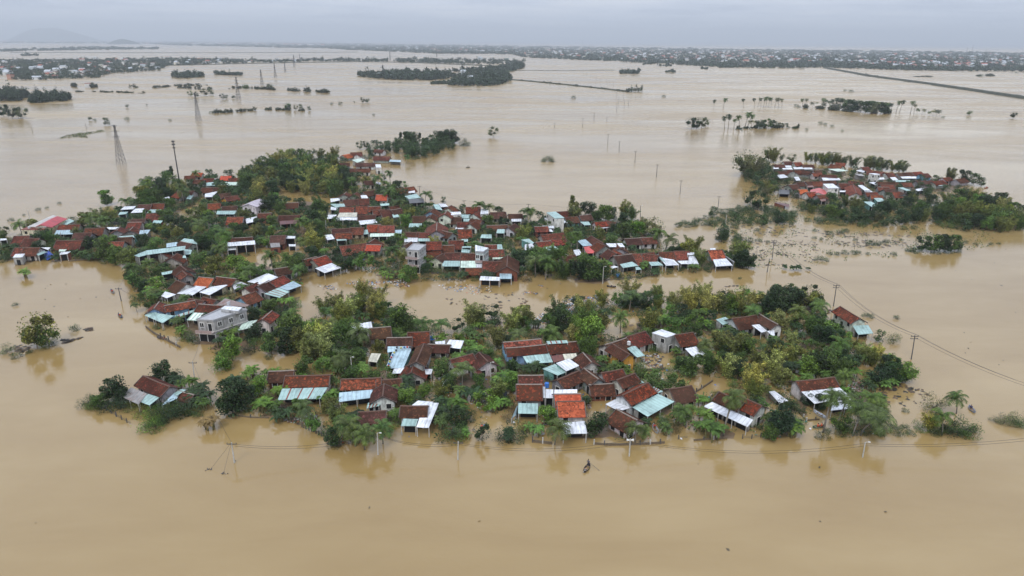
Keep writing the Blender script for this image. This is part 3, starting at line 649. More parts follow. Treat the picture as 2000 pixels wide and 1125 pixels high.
def openings(root, org, a, b, ztop, n, wallname, near, out):
    """doors and windows on the wall line a->b, 'out' is the outward normal"""
    Lw = (b-a).length; u = (b-a).normalized(); n = max(1, min(n, int(Lw/2.2)))
    for i in range(n):
        s = (i+.5)/n*Lw; c = a+u*s+out*.02
        door = (i == n//2)
        hw = .6 if door else .55; z0 = -.1 if door else max(.5, ztop-1.75); z1 = min(ztop-.35, z0+2.2 if door else z0+1.15)
        if z1-z0 < .4: continue
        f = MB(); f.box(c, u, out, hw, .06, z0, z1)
        if near:
            fr = MB()
            for sx in (-1, 1): fr.box(c+u*(hw+.06)*sx, u, out, .06, .09, z0, z1)
            fr.box(c, u, out, hw+.12, .09, z1, z1+.1)
            w_ = fr.build('door' if door else 'window', M['frame'], root, org)
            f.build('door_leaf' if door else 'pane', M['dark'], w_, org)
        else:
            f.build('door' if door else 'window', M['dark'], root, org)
def gable(root, org, x1, y1, x2, y2, wd, tone, z, wcol, near, far, hint):
    a = P(x1, y1, z); b = P(x2, y2, z); a.z = b.z = z
    u = (b-a); Ln = u.length; u.normalize(); v = Vector((-u.y, u.x, 0))
    if v.y > 0: v = -v                      # v points to the camera
    if Ln < 5.5:                            # foreshortened ridges of gables seen end-on
        c0 = (a+b)/2; Ln = 5.5; a = c0-u*Ln/2; b = c0+u*Ln/2
    hw = wd/2*.97-.35; pitch = .56 if tone not in 'pqw' else .34; ze = z-hw*pitch
    if hint:                                # width from the eave seen in the survey
        best = None
        for s in (1, -1):
            for n_ in range(18, 75):
                h_ = n_*.1; c = (a+b)/2+v*s*h_; c.z = z-h_*pitch; x_, y_ = PJ(c); x2_, y2_ = PJ(c+u*2); dx_, dy_ = x2_-x_, y2_-y_
                er = abs((hint[0]-x_)*dy_-(hint[1]-y_)*dx_)/math.hypot(dx_, dy_)
                if best is None or er < best[0]: best = (er, h_)
        hw = max(2.0, best[1]-.35); ze = z-hw*pitch
    sag = (.10 if tone in 'dm' else .05)*(Ln/10) if tone not in 'pqwo' else 0
    ov = .35; roof = MB(); th = .14; nseg = 6 if (near and tone not in 'pqw') else 1
    for s in (1, -1):
        for i in range(nseg):
            t0, t1 = i/nseg, (i+1)/nseg
            dz0 = -sag*math.sin(math.pi*t0); dz1 = -sag*math.sin(math.pi*t1)
            r0 = a+u*(Ln*t0); r1 = a+u*(Ln*t1)
            if i == 0: r0 = r0-u*ov
            if i == nseg-1: r1 = r1+u*ov
            e0 = r0+v*s*(hw+ov); e1 = r1+v*s*(hw+ov)
            r0 = r0+Vector((0, 0, dz0)); r1 = r1+Vector((0, 0, dz1)); e0.z = ze-ov*pitch+dz0*.6; e1.z = ze-ov*pitch+dz1*.6
            q = [r0, r1, e1, e0]; sl_ = hw*1.15; uu0, uu1 = Ln*t0, Ln*t1
            uv = [(uu0, 0), (uu1, 0), (uu1, sl_), (uu0, sl_)]
            if s == -1: q = [r1, r0, e0, e1]; uv = [uv[1], uv[0], uv[3], uv[2]]
            roof.quadslab(q, th, uv)
            if s == 1: sample_roof([r0, r1, e1, e0])
    col = TONES[tone]; col = col if len(col) == 4 else (*col, .1)
    jit = R.uniform(.85, 1.18); hj = R.uniform(.85, 1.35); gj = R.uniform(.8, 1.3); col = (col[0]*jit, col[1]*jit*hj, col[2]*jit*hj*gj, col[3]*R.uniform(.6, 1.35))
    ro = roof.build('roof', M['tile'] if tone not in 'pqw' else M['sheet'], root, org, color=col)
    if not far and tone not in 'pqw':
        rc = MB(); pts = [a+u*(Ln*t-(.3 if t == 0 else 0)+(.3 if t == 1 else 0))+Vector((0, 0, .06-sag*math.sin(math.pi*t))) for t in (0, .25, .5, .75, 1)]
        rc.tube(pts, .17, n=5)
        rc.build('ridge_cap', M['objmat'], ro, org, color=(.13, .07, .05) if R.random() < .6 else (.25, .21, .18))
        for e in (a-u*.32, b+u*.32):
            vb = MB(); q1 = e+v*(hw+.3); q2 = e-v*(hw+.3); q1.z = q2.z = ze-.3*pitch+.05; vb.tube([q1, e+Vector((0, 0, .06)), q2], .12, n=4)
            vb.build('verge', M['objmat'], ro, org, color=(.09, .065, .055) if tone != 'o' else (.10, .09, .085))
    # walls: body box + gable triangles in one mesh
    wl = MB(); ia = a+u*.12; ib = b-u*.12; hv = hw-.35; zt = ze+.35*pitch-.16
    c4 = [ia-v*hv, ib-v*hv, ib+v*hv, ia+v*hv]
    for i in range(4):
        p, q = c4[i], c4[(i+1) % 4]
        wl.face([Vector((p.x, p.y, -.6)), Vector((q.x, q.y, -.6)), Vector((q.x, q.y, zt)), Vector((p.x, p.y, zt))])
    for e in (ia, ib):
        wl.face([Vector((*(e-v*hv).xy, zt)), Vector((*(e+v*hv).xy, zt)), Vector((e.x, e.y, z-.2-sag*.0))])
    wc = WALLS[wcol]
    wl.build('wall', M['brick'] if wc is None else M['wall'], root, org, color=None if wc is None else tuple(c*R.uniform(.9, 1.08) for c in wc))
    nfront = 3 if near else 2
    fa, fb = ia+v*hv, ib+v*hv
    if not far or wcol in 'wy': openings(root, org, fa, fb, zt, nfront, wcol, near, v)
    ge = ia if ia.y < ib.y else ib; gu = -u if ge is ia else u
    if abs(gu.y) > .25 and not far: openings(root, org, ge-v*hv, ge+v*hv, zt, 2, wcol, near, gu)
    c = (a+b)/2; foot(c, u, v, Ln/2, hw); return c
def sheet(root, org, q, colk, zt, zb, near, far, walls, alone):
    pts = [P(q[0], q[1], zt), P(q[2], q[3], zt), P(q[4], q[5], zb), P(q[6], q[7], zb)]
    w1 = (pts[1]-pts[0]).length; h1 = ((pts[3]-pts[0]).length+(pts[2]-pts[1]).length)/2
    k = MB(); k.quadslab(pts, .07, [(0, 0), (w1, 0), (w1, h1), (0, h1)])
    col = SHEETS[colk]; j = R.uniform(.9, 1.06)
    al = {'G': 1.0, 'R': .7, 'T': .15, 'B': .1, 'W': .1, 'C': .45}.get(colk, .1)*R.uniform(.2, 1.4)
    pr = 'porch_roof' if not alone else 'roof'
    o = k.build(pr, M['sheet'], root, org, color=(col[0]*j, col[1]*j, col[2]*j, al))
    if colk == 'S' or (near and colk == 'T' and R.random() < .3):
        st = MB()
        for t in ((.22, .5, .78) if colk == 'S' else (.2, .45, .7)):
            a_, b_ = pts[0].lerp(pts[1], t), pts[3].lerp(pts[2], t); d = (pts[1]-pts[0]).normalized()*(.35 if colk == 'S' else .16)
            up_ = Vector((0, 0, .03)); st.quadslab([a_-d+up_, a_+d+up_, b_+d+up_, b_-d+up_], .02)
        st.build('strip', M['objmat'], o, org, color=(.75, .78, .74) if colk == 'S' else (.22, .06, .04))
    sample_roof(pts)
    # fascia, posts and the wall behind, its colour darkened for shade under the sheet
    n = max(2, int((pts[2]-pts[3]).length/3.5)+1)
    if not far:
        for i in range(n):
            t = i/(n-1); p = pts[3].lerp(pts[2], .03+.94*t); up1 = pts[0].lerp(pts[1], .03+.94*t); p = p.lerp(up1, .05)
            pm = MB(); pm.tube([(p.x, p.y, -.6), (p.x, p.y, p.z-.06)], .09 if near else .12, n=5); pm.build('post', M['post'], root, org)
    c = sum(pts, Vector())/4; u = (pts[1]-pts[0]).normalized(); v = Vector((-u.y, u.x, 0))
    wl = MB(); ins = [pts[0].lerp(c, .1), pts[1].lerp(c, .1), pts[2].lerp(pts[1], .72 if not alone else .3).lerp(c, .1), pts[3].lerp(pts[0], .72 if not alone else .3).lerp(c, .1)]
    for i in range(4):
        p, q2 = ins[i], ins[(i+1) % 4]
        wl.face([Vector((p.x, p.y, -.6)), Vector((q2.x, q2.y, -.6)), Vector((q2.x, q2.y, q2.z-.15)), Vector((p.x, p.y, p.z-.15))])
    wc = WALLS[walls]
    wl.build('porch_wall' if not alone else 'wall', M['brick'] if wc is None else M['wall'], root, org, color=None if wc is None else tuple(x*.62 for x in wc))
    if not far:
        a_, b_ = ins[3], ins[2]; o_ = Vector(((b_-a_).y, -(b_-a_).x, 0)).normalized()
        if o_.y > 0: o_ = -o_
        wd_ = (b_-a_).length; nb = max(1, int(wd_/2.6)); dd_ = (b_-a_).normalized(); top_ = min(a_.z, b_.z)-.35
        for i in range(nb):  # near-black panels over most of the wall stand in for shade under the sheet
            c_ = a_+dd_*(wd_*(i+.5)/nb)+o_*.03; f = MB(); f.box(Vector((c_.x, c_.y, 0)), dd_, o_, wd_/nb*.42, .05, -.2, top_); f.build('shade_panel', M['dark'], root, org)
    foot(c, u, v, w1/2, h1/2); return c
def block(root, org, q, colk, z, walls, near, far):
    pts = [P(q[i], q[i+1], z) for i in (0, 2, 4, 6)]
    area = sum(pts[i].x*pts[(i+1) % 4].y-pts[(i+1) % 4].x*pts[i].y for i in range(4))
    if area > 0: pts = pts[::-1]
    k = MB(); w1 = (pts[1]-pts[0]).length; h1 = (pts[2]-pts[1]).length
    k.quadslab(pts, .18, [(0, 0), (w1, 0), (w1, h1), (0, h1)])
    col = SHEETS[colk]; k.build('roof', M['sheet'], root, org, color=(*col, .1)); sample_roof(pts)
    c = sum(pts, Vector())/4; wl = MB(); ins = [p.lerp(c, .04) for p in pts]
    for i in range(4):
        p, q2 = ins[i], ins[(i+1) % 4]
        wl.face([Vector((p.x, p.y, -.6)), Vector((q2.x, q2.y, -.6)), Vector((q2.x, q2.y, z-.15)), Vector((p.x, p.y, z-.15))])
        e = q2-p; o_ = Vector((-e.y, e.x, 0)).normalized()
        if (p-c).dot(o_) < 0: o_ = -o_
        if o_.y < -.2 and e.length > 3 and (not far or walls in 'wc'):
            for lv in ((0, z) if z < 4.9 else (0, z)):
                openings(root, org, Vector((p.x, p.y, 0)), Vector((q2.x, q2.y, 0)), z-.15, 3, walls, near, o_)
                break
    wc = WALLS[walls]
    wl.build('wall', M['brick'] if wc is None else M['wall'], root, org, color=wc)
    u = (pts[1]-pts[0]).normalized(); foot(c, u, Vector((-u.y, u.x, 0)), w1/2, h1/2); return c
def relabel(items, key):
    """copies of one description told apart by their order from the left"""
    ORD = ['leftmost', 'second', 'third', 'fourth', 'fifth', 'sixth', 'seventh', 'eighth', 'ninth', 'tenth', 'eleventh', 'twelfth', 'thirteenth', 'fourteenth', 'fifteenth', 'sixteenth']
    by = {}
    for it in items: by.setdefault(it[0]['label'], []).append(it)
    for lb, v in by.items():
        if len(v) < 2: continue
        v.sort(key=key)
        for i, it in enumerate(v):
            if i < len(ORD): it[0]['label'] = lb + (', leftmost of these' if i == 0 else ', %s from the left' % ORD[i])
            else: it[0]['label'] = lb + ', further right'; it[0]['group'] = lb
auto = []
for region, ox, oy, sc, text in SURVEY:
    for ln in text.strip().split('\n'):
        wcol, els, label = [s.strip() for s in ln.split('|')]
        els = [e.split() for e in els.split(';')]
        root = None; tones = []; shs = []; nm = 'house'
        kinds = [e[0] for e in els]
        for e in els:
            T = lambda i: (ox+float(e[i])/sc, oy+float(e[i+1])/sc)
            if root is None:
                n = 2 if e[0] == 'g' else 4
                pr = [T(1+2*i) for i in range(n)]
                c0 = P(sum(p[0] for p in pr)/n, sum(p[1] for p in pr)/n, 3.5); org = Vector((c0.x, c0.y, 0))
                dd = depth(org); near = dd < 235; far = dd > 400
                nm = 'house' if 'g' in kinds or 'b' in kinds else 'sheet_shed'
                root = empty(nm, org)
            if e[0] == 'g':
                (x1, y1), (x2, y2) = T(1), T(3); z = float(e[7]) if len(e) > 7 else 4.4
                gable(root, org, x1, y1, x2, y2, float(e[5]), e[6], z, wcol, near, far, T(8) if len(e) > 9 else None); tones.append(e[6])
            elif e[0] == 's':
                q = [c for i in range(4) for c in T(1+2*i)]
                zt, zb = (float(e[10]), float(e[11])) if len(e) > 11 else (2.95, 2.4)
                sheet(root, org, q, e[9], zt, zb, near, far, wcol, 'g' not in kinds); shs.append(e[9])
            else:
                q = [c for i in range(4) for c in T(1+2*i)]
                block(root, org, q, e[9], float(e[10]), e[11], near, far); tones.append('')
        if label: lab = label
        else:
            if tones and tones[0]: lab = TNAME[tones[0]]+' roofed '+WNAME[wcol]+' house'+(' with '+SHNAME[shs[0]]+' porch' if shs else '')
            elif tones: lab = 'flat roofed '+WNAME[wcol]+' house'
            else: lab = 'shed under '+SHNAME[shs[0]]+' sheet roof'
            lab += ' '+WHERE[region]
        tag(root, lab, 'house' if nm == 'house' else 'shed', 'houses '+WHERE[region])
        auto.append((root, PJ(org)[0]))
        if label and len(label.split()) <= 7: LAND.append((org.x, org.y, label))
relabel(auto, lambda it: it[1])
ALLHOUSES = auto

# the two concrete houses with storeys, built by hand
def storey_house(label, q, z, levels, wallc, balcony, ox, oy, sc):
    pts = [P(ox+q[2*i]/sc, oy+q[2*i+1]/sc, z) for i in range(4)]   # front-left, front-right, back-right, back-left
    org = Vector((*(sum(pts, Vector())/4).xy, 0)); root = empty('storey_house', org); tag(root, label, 'house')
    g0 = [Vector((p.x, p.y, 0)) for p in pts]; fu = (g0[1]-g0[0]).normalized(); side = (g0[2]-g0[1]).normalized()
    so = Vector((side.y, -side.x, 0)); fo = Vector((fu.y, -fu.x, 0))
    if fo.y > 0: fo = -fo
    if so.x < 0: so = -so
    wl = MB()
    for i in range(4):
        p, n = g0[i], g0[(i+1) % 4]
        wl.face([(p.x, p.y, -.6), (n.x, n.y, -.6), (n.x, n.y, z-.2), (p.x, p.y, z-.2)])
    wl.build('wall', M['wall'], root, org, color=wallc)
    rf = MB(); c = sum(pts, Vector())/4
    q2 = [c+(p-c)*1.03 for p in pts]; rf.quadslab(q2, .22, [(0, 0), (6, 0), (6, 12), (0, 12)])
    rf.build('roof_slab', M['objmat'], root, org, color=(.40, .41, .43))
    sample_roof(pts)
    par = MB()
    for i in range(4):
        a, b = q2[i], q2[(i+1) % 4]; d = (b-a); l = d.length; d.normalize(); o_ = Vector((-d.y, d.x, 0))
        mid = (a+b)/2; par.box(mid, d, o_, l/2+.05, .1, z+.002, z+.3)
    par.build('parapet', M['objmat'], root, org, color=(.36, .36, .37))
    hz_ = z/levels
    for lv in range(levels):
        z0 = lv*hz_; led = MB()
        if lv:
            for (a, b, o_) in ((g0[0], g0[1], fo), (g0[1], g0[2], so)):
                d = (b-a).normalized(); led.box((a+b)/2+o_*.09, d, o_, (b-a).length/2, .12, z0-.1, z0+.08)
            led.build('ledge', M['objmat'], root, org, color=(.5, .48, .46))
        nf = 2
        for (a, b, o_, n) in ((g0[0], g0[1], fo, 2), (g0[1], g0[2], so, 5 if (g0[2]-g0[1]).length > 12 else 3)):
            L_ = (b-a).length; d = (b-a).normalized()
            for i in range(n):
                c = a+d*(L_*(i+.5)/n)+o_*.03
                big = (o_ is fo and (lv == 0 or i == 1))
                hw = 1.1 if (o_ is fo and lv == 0) else .55; zb = z0+(.1 if big else 1.15); zt = min(z0+hz_-.55, zb+(2.2 if big else 1.25))
                fr = MB()
                for sx in (-1, 1): fr.box(c+d*(hw+.06)*sx, d, o_, .07, .09, zb, zt)
                fr.box(c, d, o_, hw+.13, .09, zt, zt+.12); fr.box(c, d, o_, hw+.13, .09, zb-.12, zb)
                if not big: fr.box(c+o_*.05, d, o_, .05, .05, zb, zt)
                w_ = fr.build('window' if not big else 'door', M['frame'], root, org, color=None)
                pn = MB(); pn.box(c, d, o_, hw-.01, .03, zb, zt); pn.build('pane' if not big else 'door_leaf', M['dark'], w_, org)
        if balcony and lv:
            bm_ = MB(); d = fu; c = (g0[0]+g0[1])/2+fo*.9
            bm_.box(c, d, fo, (g0[1]-g0[0]).length/2, .88, z0-.12, z0+.05)
            rl = MB(); rl.box(c+fo*.8, d, fo, (g0[1]-g0[0]).length/2, .05, z0+.052, z0+.85)
            b_ = bm_.build('balcony', M['objmat'], root, org, color=(.42, .36, .34)); rl.build('railing', M['objmat'], b_, org, color=(.33, .25, .24))
    u = fu; foot(Vector((*c.xy, 0)), u, Vector((-u.y, u.x, 0)), (g0[1]-g0[0]).length/2+1, (g0[2]-g0[1]).length/2+1)
    LAND.append((org.x, org.y, label.replace(' with balcony', ''))); return root, z, pts
r1, z1, p1 = storey_house('grey two storey concrete house with balcony', (740, 658, 866, 665, 1125, 582, 975, 552), 6.6, 2, (.37, .36, .35), True, 200, 460, 4.0)
k = MB(); qq = [P(200+x/4, 460+y/4, 7.6) for x, y in ((925, 572), (1062, 590), (1092, 560), (955, 550))]
k.quadslab(qq, .08, [(0, 0), (5, 0), (5, 3), (0, 3)]); k.build('stair_roof', M['sheet'], r1, r1.location, color=(.78, .82, .86, 0))
k = MB()
for i in range(4):
    a, b = qq[i], qq[(i+1) % 4]; k.face([(a.x, a.y, 6.7), (b.x, b.y, 6.7), (b.x, b.y, 7.5), (a.x, a.y, 7.5)])
k.build('stair_wall', M['wall'], r1, r1.location, color=(.4, .4, .4))
r2, z2, p2 = storey_house('slim grey three storey tower house', (174, 690, 290, 700, 358, 645, 240, 632), 8.6, 3, (.42, .41, .40), True, 760, 350, 5.0)
r3, z3, p3 = storey_house('white and teal two storey house with balcony', (843, 717, 920, 719, 970, 684, 842, 655), 6.6, 2, (.50, .58, .58), True, 760, 350, 5.0)
k = MB(); qq = [p+Vector((0, 0, .55)) for p in p3]; k.quadslab(qq, .06, [(0, 0), (5, 0), (5, 6), (0, 6)]); k.build('sheet_cover', M['sheet'], r3, r3.location, color=(.72, .78, .82, 0))
# ---------------------------------------------------------------- plants
NR = np.random.default_rng(11)
def quads(C, sx, sy, updir=.55, n=None):
    """one small leaf-like quad at every point of C, random tilt"""
    n = len(C); nrm = NR.normal(size=(n, 3)); nrm[:, 2] = np.abs(nrm[:, 2])+updir; nrm /= np.linalg.norm(nrm, axis=1)[:, None]
    a = np.cross(nrm, NR.normal(size=(n, 3))); a /= np.linalg.norm(a, axis=1)[:, None]+1e-9; b = np.cross(nrm, a)
    sx = (sx*NR.uniform(.6, 1.4, n))[:, None]; sy = (sy*NR.uniform(.6, 1.4, n))[:, None]
    V = np.stack([C-a*sx, C-b*sy*.8, C+a*sx, C+b*sy], axis=1).reshape(-1, 3)
    return V
def qmesh(name, V, m_):
    F = np.arange(len(V)).reshape(-1, 4); return np_mesh(name, V, F, m_)
def blob(c, r, n, squash=.8, shell=.45):
    d = NR.normal(size=(n, 3)); d /= np.linalg.norm(d, axis=1)[:, None]
    rr = NR.uniform(shell**3, 1, n)**(1/3); p = d*rr[:, None]*r; p[:, 2] *= squash
    return p+np.array(c)
def crown_broad(seed, H=8, low=False, sparse=False, n=2600):
    rr = random.Random(seed); pts = []; tips = []
    nb = rr.randint(9, 13) if not sparse else rr.randint(7, 10)
    R0 = H*rr.uniform(.38, .48) if not low else H*.75; zc = H*.52 if not low else H*.38
    for i in range(nb):
        th = i*2.4+rr.uniform(-.4, .4); ph = rr.uniform(-.5, 1.25); k = rr.uniform(.45, .85)
        ph = ph if i % 3 else -rr.uniform(.6, 1.2); c = (R0*k*math.cos(th)*math.cos(ph*.6), R0*k*math.sin(th)*math.cos(ph*.6), zc+H*.33*math.sin(ph))
        r = R0*(rr.uniform(.33, .52) if not sparse else rr.uniform(.24, .40)); pts.append(blob(c, r, int(n/nb), .78)); tips.append(c)
    if not sparse: pts.append(blob((0, 0, zc), R0*.55, n//8, .9))
    extra = blob((0, 0, zc), R0*1.12, n//(14 if not sparse else 5), .85, .6); pts.append(extra)
    C = np.concatenate(pts); C[:, 2] = np.maximum(C[:, 2], .05); C = C[C[:, 2] < H*1.02]
    return quads(C, H*.030, H*.021), tips
def trunk_mb(tips, H, r=.02, base=.45):
    k = MB(); top = Vector((0, 0, H*base)); k.tube([(0, 0, -.8), (H*.01, 0, H*.2), top], H*r, H*r*.7)
    for c in tips:
        c = Vector(c); m_ = top.lerp(c, .5)+Vector((0, 0, H*.03)); k.tube([top-Vector((0, 0, H*.08)), m_, c], H*r*.5, H*r*.15, 4)
    return k
def crown_bamboo(seed, H=10, lean=0.0, n=4600, spread=.40):
    rr = random.Random(seed); pts = []; k = MB(); nc = rr.randint(12, 17)
    for i in range(nc):
        th = rr.uniform(0, 6.28); h = H*rr.uniform(.6, 1.0); out = H*rr.uniform(.1, spread)
        b = Vector((math.cos(th)*.6*rr.random(), math.sin(th)*.6*rr.random(), -.5)); P_ = []
        for t in (0, .3, .6, .8, .93, 1.0):
            z = h*(t-.10*t**4); o = out*t**1.9+H*.0; P_.append(b+Vector((math.cos(th)*o+lean*H*t**2*.5, math.sin(th)*o, z)))
        P_[-1].z -= H*.02; k.tube(P_, H*.005, H*.0012, 4)
        m = int(n/nc); ts = NR.uniform(.22, 1.0, m)**.9; idx = np.interp(ts, [0, .3, .6, .8, .93, 1], range(6))
        A = np.array([tuple(p) for p in P_]); lo = np.floor(idx).astype(int).clip(0, 4); fr = (idx-lo)[:, None]
        c = A[lo]*(1-fr)+A[lo+1]*fr; rad_ = (H*.12*(1.15-ts*.7))[:, None]; d = NR.normal(size=(m, 3)); d[:, 2] *= .7
        c = c+d*rad_*.6; c[:, 2] -= np.abs(NR.normal(size=m))*H*.015; pts.append(c)
    C = np.concatenate(pts); C[:, 2] = np.maximum(C[:, 2], .1)
    return quads(C, H*.027, H*.010, .3), k
def crown_tall(seed, H=14, n=2400):
    rr = random.Random(seed); pts = []; tips = []
    for i in range(rr.randint(9, 12)):
        t = rr.uniform(.38, .95); th = rr.uniform(0, 6.28); o = H*.11*(1.25-t)*rr.uniform(.4, 1.3)
        c = (o*math.cos(th), o*math.sin(th), H*t); pts.append(blob(c, H*rr.uniform(.055, .095), n//11, 1.15, .3)); tips.append(c)
    C = np.concatenate(pts); k = MB(); k.tube([(0, 0, -.8), (H*.01, 0, H*.4), (0, 0, H*.88)], H*.013, H*.003, 5)
    for c in tips: k.tube([(0, 0, c[2]-H*.07), c], H*.005, H*.002, 4)
    return quads(C, H*.019, H*.012), k
def palm(seed, H=10, leanx=.12, tall=False):
    rr = random.Random(seed); V = []; ht = H*(.85 if tall else .66)
    top = Vector((leanx*H, 0, ht)); k = MB(); k.tube([(0, 0, -.8), (leanx*H*.18, 0, ht*.35), (leanx*H*.6, 0, ht*.72), top], H*.021, H*.013, 7)
    rib = []; nf = 17 if not tall else 22
    for i in range(nf):
        th = i*2.399+rr.uniform(-.2, .2); el = rr.uniform(-.1 if not tall else -.7, 1.1) if i % 3 else rr.uniform(.5, 1.35); Lf = H*(rr.uniform(.26, .33) if tall else rr.uniform(.46, .56))
        d = Vector((math.cos(th), math.sin(th), 0)); side = Vector((-d.y, d.x, 0)); p = top.copy(); pts = [p.copy()]; a = el; ns = 9
        for s in range(ns):
            p = p+(d*math.cos(a)+Vector((0, 0, math.sin(a))))*(Lf/ns); a -= .10+.042*s; pts.append(p.copy())
        for s in range(ns):
            a_, b_ = pts[s], pts[s+1]; w_ = Lf*.25*math.sin(math.pi*min(1, (s+1.2)/(ns+1.0)))+.08*H*.1
            for hsub in (0, .5):
                q = a_.lerp(b_, hsub); q2 = a_.lerp(b_, hsub+.48)
                for sg in (-1, 1):
                    tip = q+side*sg*w_*rr.uniform(.8, 1.1)+(b_-a_)*.9-Vector((0, 0, w_*rr.uniform(.25, .65)))
                    V += [tuple(q), tuple(q2), tuple(tip+(b_-a_)*.12), tuple(tip)]
    for i in range(7):
        c = top+Vector((rr.uniform(-.03, .03)*H, rr.uniform(-.03, .03)*H, -H*.03)); 
    return np.array(V), k
def banana(seed, H=4.2):
    rr = random.Random(seed); V = []; k = MB()
    for s in range(rr.randint(3, 5)):
        bx, by = rr.uniform(-1.3, 1.3), rr.uniform(-1.3, 1.3); h = H*rr.uniform(.38, .58); top = Vector((bx*1.15, by*1.15, h)); k.tube([(bx, by, -.5), tuple(top)], .17, .1, 6)
        for i in range(9):
            th = i*2.399+rr.uniform(-.3, .3); a = rr.uniform(.5, 1.35); Lf = H*rr.uniform(.42, .58); d = Vector((math.cos(th), math.sin(th), 0)); side = Vector((-d.y, d.x, 0)); p = top.copy(); pts = [p.copy()]
            for q in range(6):
                p = p+(d*math.cos(a)+Vector((0, 0, math.sin(a))))*(Lf/6); a -= .38; pts.append(p.copy())
            for q in range(6):
                w0 = .34*H/4.2*math.sin(math.pi*(q+.35)/6.6)+.03; w1 = .34*H/4.2*math.sin(math.pi*min(1, (q+1.3)/6.6))+.02
                for sg in (-1, 1):
                    g_ = rr.uniform(.05, .2)
                    V += [tuple(pts[q]), tuple(pts[q].lerp(pts[q+1], 1-g_)), tuple(pts[q].lerp(pts[q+1], 1-g_)+side*sg*w1-Vector((0, 0, w1*.5))), tuple(pts[q]+side*sg*w0-Vector((0, 0, w0*.5)))]
    return np.array(V), k
def bare(seed, H=6):
    rr = random.Random(seed); k = MB()
    def br(p, d, l, r, n):
        q = p+d*l; k.tube([p, p.lerp(q, .5)+Vector((rr.uniform(-.1, .1), rr.uniform(-.1, .1), 0))*l*.4, q], r, r*.6, 4)
        if n:
            for _ in range(3):
                e = (d+Vector((rr.uniform(-.8, .8), rr.uniform(-.8, .8), rr.uniform(-.1, .5)))).normalized(); br(q, e, l*.68, r*.6, n-1)
    br(Vector((0, 0, -.6)), Vector((.1, 0, 1)).normalized(), H*.36, H*.018, 3)
    return k
PROTO = {}
def mesh_of(k, name, m_):
    me = bpy.data.meshes.new(name); me.from_pydata(k.v, [], k.f); me.materials.append(m_); me.polygons.foreach_set('use_smooth', [True]*len(me.polygons)); return me
def reg(kind, V, k, H, rcrown, tm, cm): PROTO.setdefault(kind, []).append((qmesh(kind+' crown', V, cm), mesh_of(k, kind+' trunk', tm), H, rcrown))
for s in range(6):
    V, t_ = crown_broad(s+1); reg('broad', V, trunk_mb(t_, 8), 8, 3.2, M['bark'], M['leaf'])
for s in range(3):
    V, t_ = crown_broad(s+30, sparse=True, n=2000); reg('open', V, trunk_mb(t_, 8, .017, .35), 8, 3.0, M['bark'], M['leaf'])
for s in range(4):
    V, t_ = crown_broad(s+50, 2.6, True, n=1100); reg('bush', V, trunk_mb(t_, 2.6, .02, .2), 2.6, 1.9, M['bark'], M['leaf'])
for s in range(4):
    V, k = crown_bamboo(s+70); reg('bamboo', V, k, 10, 3.2, M['culm'], M['bambooleaf'])
for s in range(3):
    V, k = crown_bamboo(s+90, lean=.20, n=5600, spread=.5); reg('bamboolean', V, k, 10, 3.2, M['culm'], M['bambooleaf'])
for s in range(4):
    V, k = crown_tall(s+110); reg('tall', V, k, 14, 2.0, M['bark'], M['leaf'])
for s, ln_ in enumerate((.05, .16, .28, .10)):
    V, k = palm(s+130, leanx=ln_); reg('palm', V, k, 10, 3.2, M['palmbark'], M['frond'])
for s, ln_ in enumerate((.04, .12, .22)):
    V, k = palm(s+190, leanx=ln_, tall=True); reg('palmtall', V, k, 10, 2.6, M['palmbark'], M['frond'])
for s in range(4):
    V, k = banana(s+150); reg('banana', V, k, 4.2, 2.0, M['culm'], M['frond'])
TINT = {'dark': (.022, .044, .015), 'green': (.054, .096, .021), 'bright': (.082, .152, .027), 'olive': (.108, .126, .032), 'yellow': (.215, .225, .072), 'dry': (.15, .11, .055), 'grey': (.115, .13, .075)}
TW = {'dark': 'dark', 'green': 'green', 'bright': 'bright', 'olive': 'olive', 'yellow': 'yellowish', 'dry': 'browned', 'grey': 'greyish'}
KN = {'broad': ('broadleaf_tree', 'crown', 'trunk', 'round tree', 'tree'), 'open': ('open_tree', 'crown', 'trunk', 'sparse tree', 'tree'), 'bush': ('bush', 'foliage', 'stem', 'bush', 'bush'),
      'bamboo': ('bamboo_clump', 'foliage', 'culms', 'bamboo clump', 'bamboo'), 'bamboolean': ('bamboo_clump', 'foliage', 'culms', 'windswept bamboo', 'bamboo'), 'tall': ('slender_tree', 'crown', 'trunk', 'slender tree', 'tree'),
      'palm': ('coconut_palm', 'fronds', 'trunk', 'coconut palm', 'palm'), 'banana': ('banana_clump', 'leaves', 'stem', 'banana clump', 'banana plant')}
TREES = []      # (kind, x, y, H, tint, rz)
RP = np.array(ROOFPTS) if ROOFPTS else np.zeros((1, 3))
def covers(kind, x, y, H):
    v = Vector((x, y, H*(.55 if kind != 'palm' else .85))); px, py = PJ(v); d = depth(v)
    rr = (PROTO[kind][0][3]*H/PROTO[kind][0][2])*FPX/d*.95; ry = rr if kind not in ('bamboo', 'bamboolean', 'tall') else rr*1.4
    m_ = (((RP[:, 0]-px)/rr)**2+((RP[:, 1]-py)/ry)**2 < 1) & (RP[:, 2] > d-2)
    return int(m_.sum())
def shield(x, y, H, k):
    """crowns that must stay visible are treated like roofs by the filler"""
    global RP
    v = Vector((x, y, H*.75)); a = []
    for dx, dz in ((0, 0), (-.22, .05), (.22, .05), (0, .2), (-.1, -.12), (.1, -.12)):
        px, py = PJ(v+Vector((dx*H, 0, dz*H))); a.append((px, py, depth(v)))
    RP = np.concatenate([RP, np.array(a)])
def tree(kind, x, y, H, tint, rz=None): TREES.append((kind, x, y, H, tint, R.uniform(0, 6.28) if rz is None else rz))
